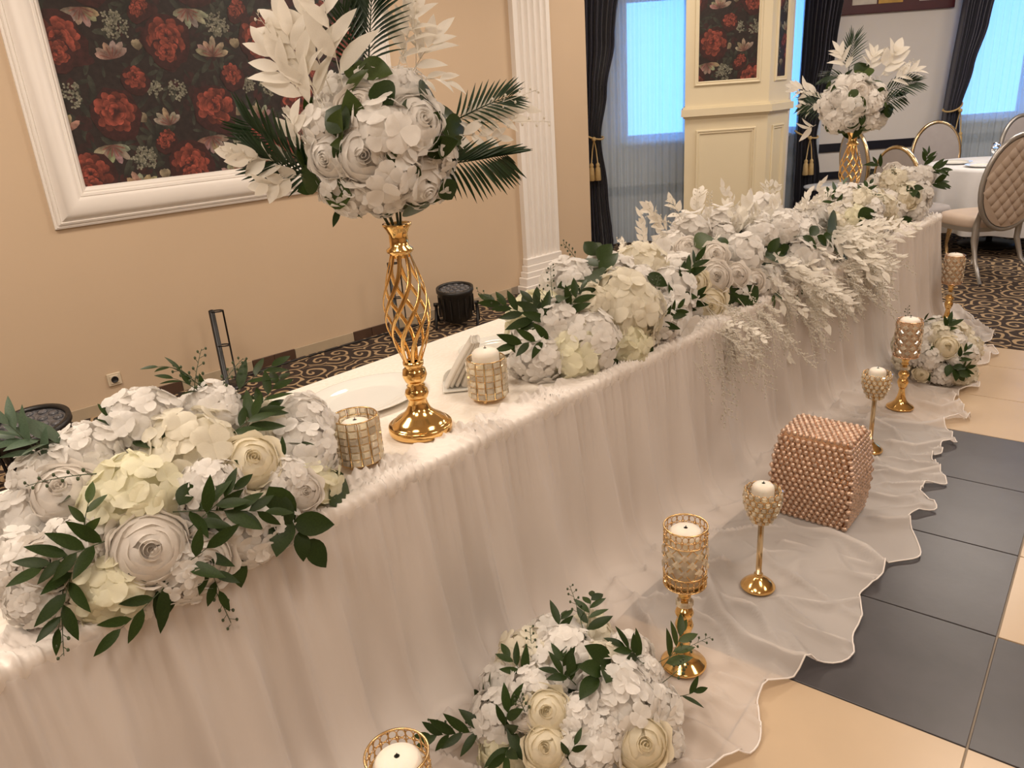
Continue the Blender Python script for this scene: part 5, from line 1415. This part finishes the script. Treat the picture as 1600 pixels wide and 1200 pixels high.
# ------------------------------------------------------------------ beaded crystal box
def bead_box(base, rot, w, d, h):
    t = thing('gift_box', 'bulging box covered in rose gold crystal beads on the chiffon hem', 'box', base, rot)
    def prof(u):                               # widening in the middle of the height
        return 1.0 + 0.14 * math.sin(PI * min(1, u * 1.05)) - 0.05 * u
    b = MB(); rows = []
    for i in range(13):
        u = i / 12; f = prof(u); x, y, z = w / 2 * f - 0.004, d / 2 * f - 0.004, u * h; k = 0.012
        rows.append([(-x + k, -y, z), (x - k, -y, z), (x, -y + k, z), (x, y - k, z), (x - k, y, z), (-x + k, y, z), (-x, y - k, z), (-x, -y + k, z)])
    b.grid(rows, closed_v=True); b.face(list(range(7, -1, -1))); b.face([96 + j for j in range(8)]); b.build('box_body', M['rosegold'], t, smooth=False)
    sp = 0.0250; rr = 0.0115
    ball = MB(); ball.ball((0, 0, 0), rr, 7, 5); BV, BF = ball.v, ball.f
    def add(m, p):
        k = len(m.v); m.v.extend((p[0] + q[0], p[1] + q[1], p[2] + q[2]) for q in BV)
        for f in BF: m.f.append(tuple(k + i for i in f)); m.m.append(0)
    for face in range(4):
        m = MB(); row = 0; z = 0.012
        while z < h - 0.004:
            f = prof(z / h); half = (w if face % 2 == 0 else d) / 2 * f; o = (d if face % 2 == 0 else w) / 2 * f
            n = int(2 * half / sp); off = sp * 0.5 * (row % 2)
            for k in range(n + 1):
                x = -half + off + k * sp
                if x > half: continue
                p = [(x, -o, z), (o, x, z), (-x, o, z), (-o, -x, z)][face]; add(m, p)
            z += sp * 0.87; row += 1
        q = m.build('crystal_beads', M['bead'], t); q['kind'] = 'stuff'
    m = MB(); f = prof(1.0); y = -d / 2 * f + 0.008; row = 0
    while y < d / 2 * f:
        x = -w / 2 * f + 0.008 + sp * 0.5 * (row % 2)
        while x < w / 2 * f: add(m, (x, y, h)); x += sp
        y += sp * 0.87; row += 1
    q = m.build('crystal_beads', M['bead'], t); q['kind'] = 'stuff'
    return t
bead_box((-1.155, 2.985, 0.010), math.radians(4), 0.30, 0.235, 0.385)
# ================================================================== stage lights, curtains, far furniture
def par_light(label, p, R, H, tilt=0.0, rot=0.0):
    t = thing('stage_light', label, 'stage light', p, rot, 'black floor stage lights')
    Tm = Matrix.Translation((0, 0, H * 0.55)) @ Matrix.Rotation(tilt, 4, 'X') @ Matrix.Translation((0, 0, -H * 0.42))
    b = MB(); b.lathe([(R * 0.55, 0), (R * 0.8, H * 0.08), (R * 0.86, H * 0.5), (R * 0.95, H * 0.80), (R, H * 0.83), (R, H * 0.93), (R * 0.88, H * 0.93), (R * 0.86, H * 0.86)], 36); o = b.build('housing', M['black'], t, M=Tm)
    for k in range(14):
        a = 2 * PI * k / 14; b = MB(); b.box((R * 0.93 * math.cos(a), R * 0.93 * math.sin(a), H * 0.45), (0.01, 0.01, H * 0.55)); b.build('cooling_fin', M['black'], o, smooth=False)
    b = MB(); b.lathe([(0.001, H * 0.875), (R * 0.86, H * 0.875)], 36, cap=False); b.build('lens_glass', M['lens'], o)
    for k in range(19):
        rr = 0 if k == 0 else (R * 0.36 if k < 7 else R * 0.68); a = k * PI / 3 if k < 7 else (k - 7) * PI / 6
        b = MB(); b.lathe([(R * 0.13, 0), (R * 0.13, 0.006), (R * 0.07, 0.010), (0.001, 0.011)], 10, (rr * math.cos(a), rr * math.sin(a), H * 0.876), cap=False); b.build('led_lens', M['lens'], o)
    for s in (-1, 1):                          # yoke that doubles as feet
        b = MB(); b.tube([(s * R * 1.10, -R * 0.75, 0.008), (s * R * 1.12, -R * 0.2, H * 0.3), (s * R * 1.08, 0, H * 0.62)], 0.012, 6, flat=0.5); b.tube([(s * R * 1.10, R * 0.75, 0.008), (s * R * 1.12, R * 0.2, H * 0.3), (s * R * 1.08, 0, H * 0.62)], 0.012, 6, flat=0.5); b.build('bracket', M['blackmetal'], t)
        b = MB(); b.tube([(s * R * 0.98, 0, H * 0.60), (s * R * 1.22, 0, H * 0.60)], 0.016, 8); b.build('clamp_knob', M['black'], t)
    return t
q = P(52, 668, 0.30); par_light('black stage light facing up behind the near flower mound', (q.x, q.y, 0.002), 0.20, 0.32, math.radians(8), 0.8)
q = P(716, 508, 0.0); par_light('black stage light on carpet at the foot of the cream wall', (q.x, q.y, 0.002), 0.155, 0.31, math.radians(5), 0.75)
def light_bar(label, p, h, lean=0.0):
    t = thing('light_bar', label, 'light stand', p, 0.8, 'slim black light bars by the wall')
    b = MB(); b.lathe([(0.020, 0.02), (0.020, h), (0.014, h + 0.004)], 12, (-0.035, 0, 0)); b.build('tube', M['black'], t)
    b = MB(); b.tube([(0.042, 0, 0.02), (0.042, 0, h)], 0.006, 6); b.build('guard_rod', M['blackmetal'], t)
    for z in (h - 0.005, h * 0.55):
        b = MB(); n = 16; b.tube([(0.0 + 0.043 * math.cos(2 * PI * k / n), 0.025 * math.sin(2 * PI * k / n), z) for k in range(n)], 0.005, 5, closed=True); b.build('hoop', M['blackmetal'], t)
    b = MB(); b.lathe([(0.001, 0), (0.10, 0), (0.10, 0.012), (0.03, 0.020), (0.001, 0.022)], 24); b.build('foot_plate', M['black'], t)
    return t
q = WM @ Vector((-0.28, -0.22, 0)); light_bar('slim black light bar by the wall behind the near flower mound', (q.x, q.y, 0.003), 0.55)
q = WM @ Vector((1.12, -0.30, 0)); light_bar('slim black light bar by the wall seen behind the near gold vase', (q.x, q.y, 0.003), 0.62)
def cable(label, pts):
    b = MB(); pp = []
    for k in range(len(pts) - 1):
        for i in range(8):
            t = i / 8; p0 = Vector(pts[max(k - 1, 0)]); p1 = Vector(pts[k]); p2 = Vector(pts[k + 1]); p3 = Vector(pts[min(k + 2, len(pts) - 1)])
            pp.append(0.5 * ((2 * p1) + (p2 - p0) * t + (2 * p0 - 5 * p1 + 4 * p2 - p3) * t * t + (3 * p1 - p0 - 3 * p2 + p3) * t ** 3))
    b.tube(pp, 0.006, 6)
    return tag(b.build('power_cable', M['black']), label, 'cable')
w = lambda a, d: WM @ Vector((a, -d, 0.009))
cable('black cable lying on the carpet along the wall skirting', [w(-0.5, 0.12), w(0.0, 0.10), w(0.5, 0.07), w(1.05, 0.08), w(1.5, 0.10), w(1.75, 0.22)])

# ---- curtains
def curtain(label, x0, top, tie, bot, dep, ztie, pleats, seed, lean=0.0, h=3.2, rope_side=1):
    """gathered drape hanging from x0 rightwards; widths at top, tie-back and bottom"""
    c = thing('curtain', label, 'curtain', F(x0, dep, 0), 0)
    c.matrix_world = Matrix.Translation(F(x0, dep, 0)) @ Matrix.Rotation(PI / 4, 4, 'Z')
    r = random.Random(seed); ph = r.random() * 6
    def left(z): return lean * max(0, (ztie - abs(z - ztie)) / ztie) if False else (lean * (z - ztie) / (h - ztie) if z > ztie else 0.0)
    def width(z): return interp([(0, bot), (ztie * 0.55, lerp(tie, bot, 0.55)), (ztie, tie), (ztie + 0.5, lerp(tie, top, 0.33)), (ztie + 1.0, lerp(tie, top, 0.72)), (h, top * 1.1)], z)
    n = pleats * 10
    def fab(u, z, back=0.0):
        wz = width(z); g = wz / top
        y = (0.035 + 0.03 * (1 - g)) * math.sin(2 * PI * pleats * u + ph + 0.6 * math.sin(u * 7)) + 0.02 * math.sin(2 * PI * pleats * 0.37 * u + z)
        if z < 0.28: y += 0.02 * math.sin(z * 40 + u * 20)
        return (left(z) + wz * (u + 0.012 * math.sin(2 * PI * pleats * u * 2)), y * min(1, 0.5 + g) + back, z)
    zs = [h * k / 60 for k in range(61)]; zs[0] = 0.006
    b = MB(); b.grid([[fab(k / n, z) for k in range(n + 1)] for z in zs]); b.build('drape', M['curtain'], c)
    # rope tie-back with two tassels
    b = MB(); pts = []
    wz = width(ztie)
    for k in range(25):
        a = 2 * PI * k / 24; pts.append((left(ztie) + wz / 2 + (wz / 2 + 0.025) * math.cos(a), 0.085 * math.sin(a), ztie + 0.05 + 0.07 * (-rope_side) * math.cos(a) * 0.6 - 0.04 * max(0, -math.sin(a))))
    b.tube(pts[:-1], 0.011, 6, closed=True)
    kx = left(ztie) + wz * (0.55 if rope_side > 0 else 0.8)
    b.ball((kx, -0.095, ztie), 0.026, 8, 6)
    tb = b.build('tieback_rope', M['rope'], c)
    for dx in (-0.035, 0.035):
        b = MB(); b.tube([(kx, -0.095, ztie), (kx + dx * 0.6, -0.10, ztie - 0.12), (kx + dx, -0.10, ztie - 0.26)], 0.007, 5)
        b.lathe([(0.012, 0.0), (0.022, -0.015), (0.024, -0.03), (0.018, -0.042), (0.028, -0.06), (0.036, -0.19), (0.03, -0.195)], 14, (kx + dx, -0.10, ztie - 0.255), cap=False); b.build('tassel', M['rope'], c)
    return c
def sheer(label, x0, x1, dep, z0, z1, pleats, seed):
    c = thing('sheer_curtain', label, 'curtain', F(x0, dep, 0), 0)
    c.matrix_world = Matrix.Translation(F(x0, dep, 0)) @ Matrix.Rotation(PI / 4, 4, 'Z')
    L = x1 - x0; n = pleats * 8
    b = MB(); b.grid([[(L * k / n, (0.02 + 0.015 * nz(k * 0.11, z * 0.15, seed)) * math.sin(2 * PI * k / 8 + 2.0 * nz(k * 0.06, seed)), z) for k in range(n + 1)] for z in [z0 + (z1 - z0) * i / 10 for i in range(11)]])
    b.build('voile_panel', M['sheer'], c)
    return c
curtain('dark curtain tied with gold tassels left of the column', 0.985, 0.46, 0.21, 0.33, 9.06, 1.25, 8, 1)
curtain('dark curtain tied with gold tassels right of the column', 3.80, 0.47, 0.24, 0.38, 10.10, 1.02, 9, 2, lean=0.0)
curtain('dark curtain with gold tieback beside the right window', 5.66, 0.42, 0.17, 0.26, 10.12, 1.22, 8, 3, lean=0.12, rope_side=-1)
sheer('sheer curtain tinted daylight blue over the window left of the column', 1.10, 2.9, 9.22, 0.02, 3.1, 22, 1.0)
sheer('sheer curtain tinted daylight blue over the window at far right', 5.75, 8.8, 10.22, 0.02, 3.1, 34, 2.0)

sheer('narrow sheer curtain tinted daylight blue between the column and the farther bouquet', 3.42, 4.15, 10.24, 0.02, 3.1, 9, 3.0)

# ---- framed picture high on the far wall
pf = thing('wall_picture', 'wide maroon framed picture high on the far grey wall', 'picture', F(4.97, 10.34, 2.9), 0)
pf.matrix_world = Matrix.Translation(F(4.97, 10.34, 2.41)) @ Matrix.Rotation(PI / 4, 4, 'Z')
b = MB(); b.bevbox((0, -0.02, 0.5), (1.50, 0.04, 1.0), 0.006); b.build('picture_frame', M['maroon'], pf, smooth=False)
M['pic1'] = mat('pale picture print', (0.62, 0.58, 0.52), 0.5, var=0.3, vscale=6); M['pic2'] = mat('golden picture print', (0.60, 0.36, 0.08), 0.5, var=0.3, vscale=8)
for x0, x1, m in ((-0.52, -0.22, 'pic1'), (-0.20, 0.10, 'pic2'), (0.30, 0.56, 'pic1')):
    b = MB(); b.bevbox(((x0 + x1) / 2, -0.043, 0.53), (x1 - x0, 0.006, 0.86), 0.002); b.build('picture_print', M[m], pf, smooth=False)

# ---- banquet chairs with oval backs
def chair(label, pos, yaw, s, fab, frame, quilted=False, oa=0.235, ob=0.31, oz=0.72, splay=0.0):
    """seat faces local +y; the back stands at -y"""
    t = thing('banquet_chair', label, 'chair', pos, yaw, 'oval backed banquet chairs')
    t.scale = (s, s, s)
    n = 36
    def yb(z): return -0.24 - 0.10 * (0.3 + 0.7 * (z - 0.45) / 0.6)          # the back rakes away
    def oval(k, f=1.0):
        th = 2 * PI * k / n; z = oz + ob * f * math.sin(th); return Vector((oa * f * math.cos(th), yb(z), z))
    b = MB(); b.tube([oval(k) for k in range(n)], 0.019, 8, closed=True); b.build('back_frame', M[frame], t)
    b = MB()
    for dy, sg in ((-0.016, -1), (0.016, 1)):
        rows = [[oval(k, 0.95 * f) + Vector((0, dy + sg * 0.014 * (1 - f * f), 0)) for k in range(n)] for f in (0.02, 0.25, 0.5, 0.75, 0.92, 1.0)]
        b.grid(rows, closed_v=True)
    bp = b.build('backrest', M[fab], t)
    if quilted:                                # raised diamonds on the rear face
        step = 0.088; h, v_ = step / 2, step * 0.62
        for i in range(-5, 6):
            for j in range(-7, 8):
                cx, cz = i * step + (step / 2 if j % 2 else 0), j * v_
                if ((abs(cx) + h * 0.5) / (oa * 0.95)) ** 2 + ((abs(cz) + v_ * 0.5) / (ob * 0.95)) ** 2 > 1.0: continue
                q = MB(); rs = (cx / (oa * 0.95)) ** 2 + (cz / (ob * 0.95)) ** 2
                def pt(dx, dz, out):
                    f2 = min(1.0, ((cx + dx) / (oa * 0.95)) ** 2 + ((cz + dz) / (ob * 0.95)) ** 2)
                    return (cx + dx, yb(oz + cz + dz) - 0.016 - 0.014 * (1 - f2) - out, oz + cz + dz)
                for kk, out in ((1.0, -0.003), (0.90, 0.004), (0.55, 0.013), (0.2, 0.016)):
                    for dx, dz in ((-h, 0), (0, -v_), (h, 0), (0, v_)): q.v.append(pt(dx * kk, dz * kk, out))
                for a_ in range(3):
                    for e_ in range(4): q.face((a_ * 4 + e_, a_ * 4 + (e_ + 1) % 4, a_ * 4 + 4 + (e_ + 1) % 4, a_ * 4 + 4 + e_))
                q.face((12, 13, 14, 15))
                q.build('quilted_diamond', M[fab], bp)
    b = MB(); rows = []
    for z, f in ((0.40, 0.96), (0.415, 1.0), (0.45, 1.0), (0.475, 0.96), (0.488, 0.8), (0.492, 0.4), (0.493, 0.02)):
        rows.append([])
        for k in range(n):
            th = 2 * PI * k / n; c_, s_ = math.cos(th), math.sin(th)
            rows[-1].append((0.235 * f * math.copysign(abs(c_) ** 0.6, c_), 0.02 + 0.235 * f * math.copysign(abs(s_) ** 0.6, s_), z))
    b.grid(rows, closed_v=True); b.build('seat_cushion', M[fab], t)
    b = MB(); rows = []
    for z, f in ((0.365, 0.94), (0.402, 0.97)):
        rows.append([])
        for k in range(n):
            th = 2 * PI * k / n; c_, s_ = math.cos(th), math.sin(th)
            rows[-1].append((0.235 * f * math.copysign(abs(c_) ** 0.6, c_), 0.02 + 0.235 * f * math.copysign(abs(s_) ** 0.6, s_), z))
    b.grid(rows, closed_v=True); b.build('seat_rail', M[frame], t)
    for sx in (-1, 1):
        b = MB(); b.tube([(sx * 0.185, -0.235, 0.56), (sx * 0.19, -0.205, 0.42), (sx * 0.19, -0.20, 0.30), (sx * 0.20, -0.24 - splay * 0.3, 0.14), (sx * (0.215 + splay * 0.5), -0.33 - splay, 0.0)], [0.018, 0.024, 0.022, 0.017, 0.013], 6); b.build('leg', M[frame], t)
        b = MB(); b.tube([(sx * 0.185, 0.215, 0.38), (sx * 0.195, 0.235, 0.28), (sx * 0.19, 0.215, 0.12), (sx * 0.20, 0.24, 0.0)], [0.026, 0.024, 0.016, 0.013], 6); b.build('leg', M[frame], t)
    return t
FZ = PI / 4                                    # yaw that looks straight ahead of the standpoint
chair('nearest banquet chair with blush quilted oval back', F(4.24, 6.82, 0.003), FZ + 0.15, 1.10, 'chairpink', 'chairframe', True, 0.275, 0.355, 0.745, 0.07)
chair('grey chair with gold oval back behind the round table', F(5.06, 8.86, 0.003), FZ + PI - 0.1, 1.12, 'chairgrey', 'champagne')
chair('grey chair side on at the left of the round table', F(4.06, 7.55, 0.003), FZ - 1.15, 1.05, 'chairgrey', 'champagne')
chair('grey chair with gold rim, leftmost behind the farther bouquet', F(4.35, 8.95, 0.003), FZ - 1.42, 1.12, 'chairgrey', 'champagne')
chair('dark grey chair partly hidden behind the quilted chair', F(5.95, 8.55, 0.003), FZ + PI + 0.2, 1.15, 'chairgrey', 'chairframe')

# ---- round table with white cloth, plates, glasses
RTC = F(5.02, 7.86, 0)
RTZ, RTR = 0.82, 0.64
t = thing('round_table', 'round dining table under white cloth at far right', 'table', (RTC.x, RTC.y, 0.003))
b = MB(); b.lathe([(0.001, RTZ - 0.04), (RTR - 0.01, RTZ - 0.04), (RTR - 0.01, RTZ - 0.006), (0.001, RTZ - 0.006)], 40); b.build('table_top', M['trim'], t)
b = MB(); b.lathe([(0.03, 0.03), (0.03, RTZ - 0.04)], 14); b.build('pedestal', M['blackmetal'], t)
b = MB(); b.lathe([(0.001, 0), (0.28, 0), (0.28, 0.02), (0.05, 0.035), (0.03, 0.04)], 28); b.build('foot', M['blackmetal'], t)
b = MB(); n = 120; rows = []
for f, z in ((0.002, RTZ + 0.002), (0.5, RTZ + 0.002), (0.96, RTZ + 0.002), (1.0, RTZ - 0.004), (1.01, RTZ - 0.03), (1.02, RTZ - 0.2), (1.03, RTZ - 0.42), (1.04, RTZ - 0.62)):
    rows.append([])
    for k in range(n):
        a = 2 * PI * k / n; d = max(0, RTZ - 0.02 - z); rr = RTR * f + d * 0.10 * math.sin(11 * a + 0.8 * math.sin(3 * a))
        rows[-1].append((rr * math.cos(a), rr * math.sin(a), z + 0.003))
b.grid(rows, closed_v=True)
tag(b.build('tablecloth', M['white_cloth'], None, (RTC.x, RTC.y, 0)), 'white cloth hanging in folds from the round table at far right', 'tablecloth')
for k, (a, lab) in enumerate(((2.2, 'front left'), (3.0, 'left'), (1.2, 'right'), (4.2, 'rear'))):
    aa = a + PI / 4 + PI / 2
    plate('white dinner plate at the %s of the round table' % lab, (RTC.x + 0.40 * math.cos(aa), RTC.y + 0.40 * math.sin(aa), RTZ + 0.006), 0.155, 0.155, 0, 'dinner plates on the round table')
M['clearglass'] = glassy('drinking glass', (0.97, 0.99, 1.0), 0.0, 1.45)
for k, (dx, dy, lab) in enumerate(((-0.05, -0.05, 'nearer'), (0.10, 0.10, 'farther'))):
    g = thing('wine_glass', '%s clear wine glass in the middle of the round table' % lab, 'glass', (RTC.x + dx, RTC.y + dy, RTZ + 0.006), 0, 'glasses on the round table')
    b = MB(); b.lathe([(0.001, 0), (0.036, 0), (0.034, 0.003), (0.005, 0.008), (0.004, 0.08), (0.006, 0.085)], 20, cap=False); b.build('stem', M['clearglass'], g)
    b = MB(); b.lathe([(0.005, 0.083), (0.030, 0.10), (0.040, 0.135), (0.036, 0.19), (0.0345, 0.19), (0.0385, 0.135), (0.028, 0.102), (0.002, 0.086)], 24, cap=False); b.build('bowl', M['clearglass'], g)

# ---- small side table glimpsed behind the garland
q = F(3.98, 9.55, 0.003)
t = thing('side_table', 'small white side table glimpsed between the dark curtain and the garland', 'table', q)
b = MB(); b.lathe([(0.001, 0.45), (0.23, 0.45), (0.25, 0.465), (0.25, 0.48), (0.23, 0.485), (0.001, 0.485)], 36); b.build('table_top', M['winframe'], t)
b = MB(); b.lathe([(0.16, 0.0), (0.17, 0.012), (0.04, 0.03), (0.025, 0.06), (0.025, 0.40), (0.06, 0.45)], 20); b.build('pedestal', M['winframe'], t)
SC.cycles.use_denoising = True
SC.cycles.max_bounces = 7
SC.cycles.diffuse_bounces = 4
SC.cycles.transmission_bounces = 6
SC.cycles.transparent_max_bounces = 12
SC.cycles.adaptive_threshold = 0.03
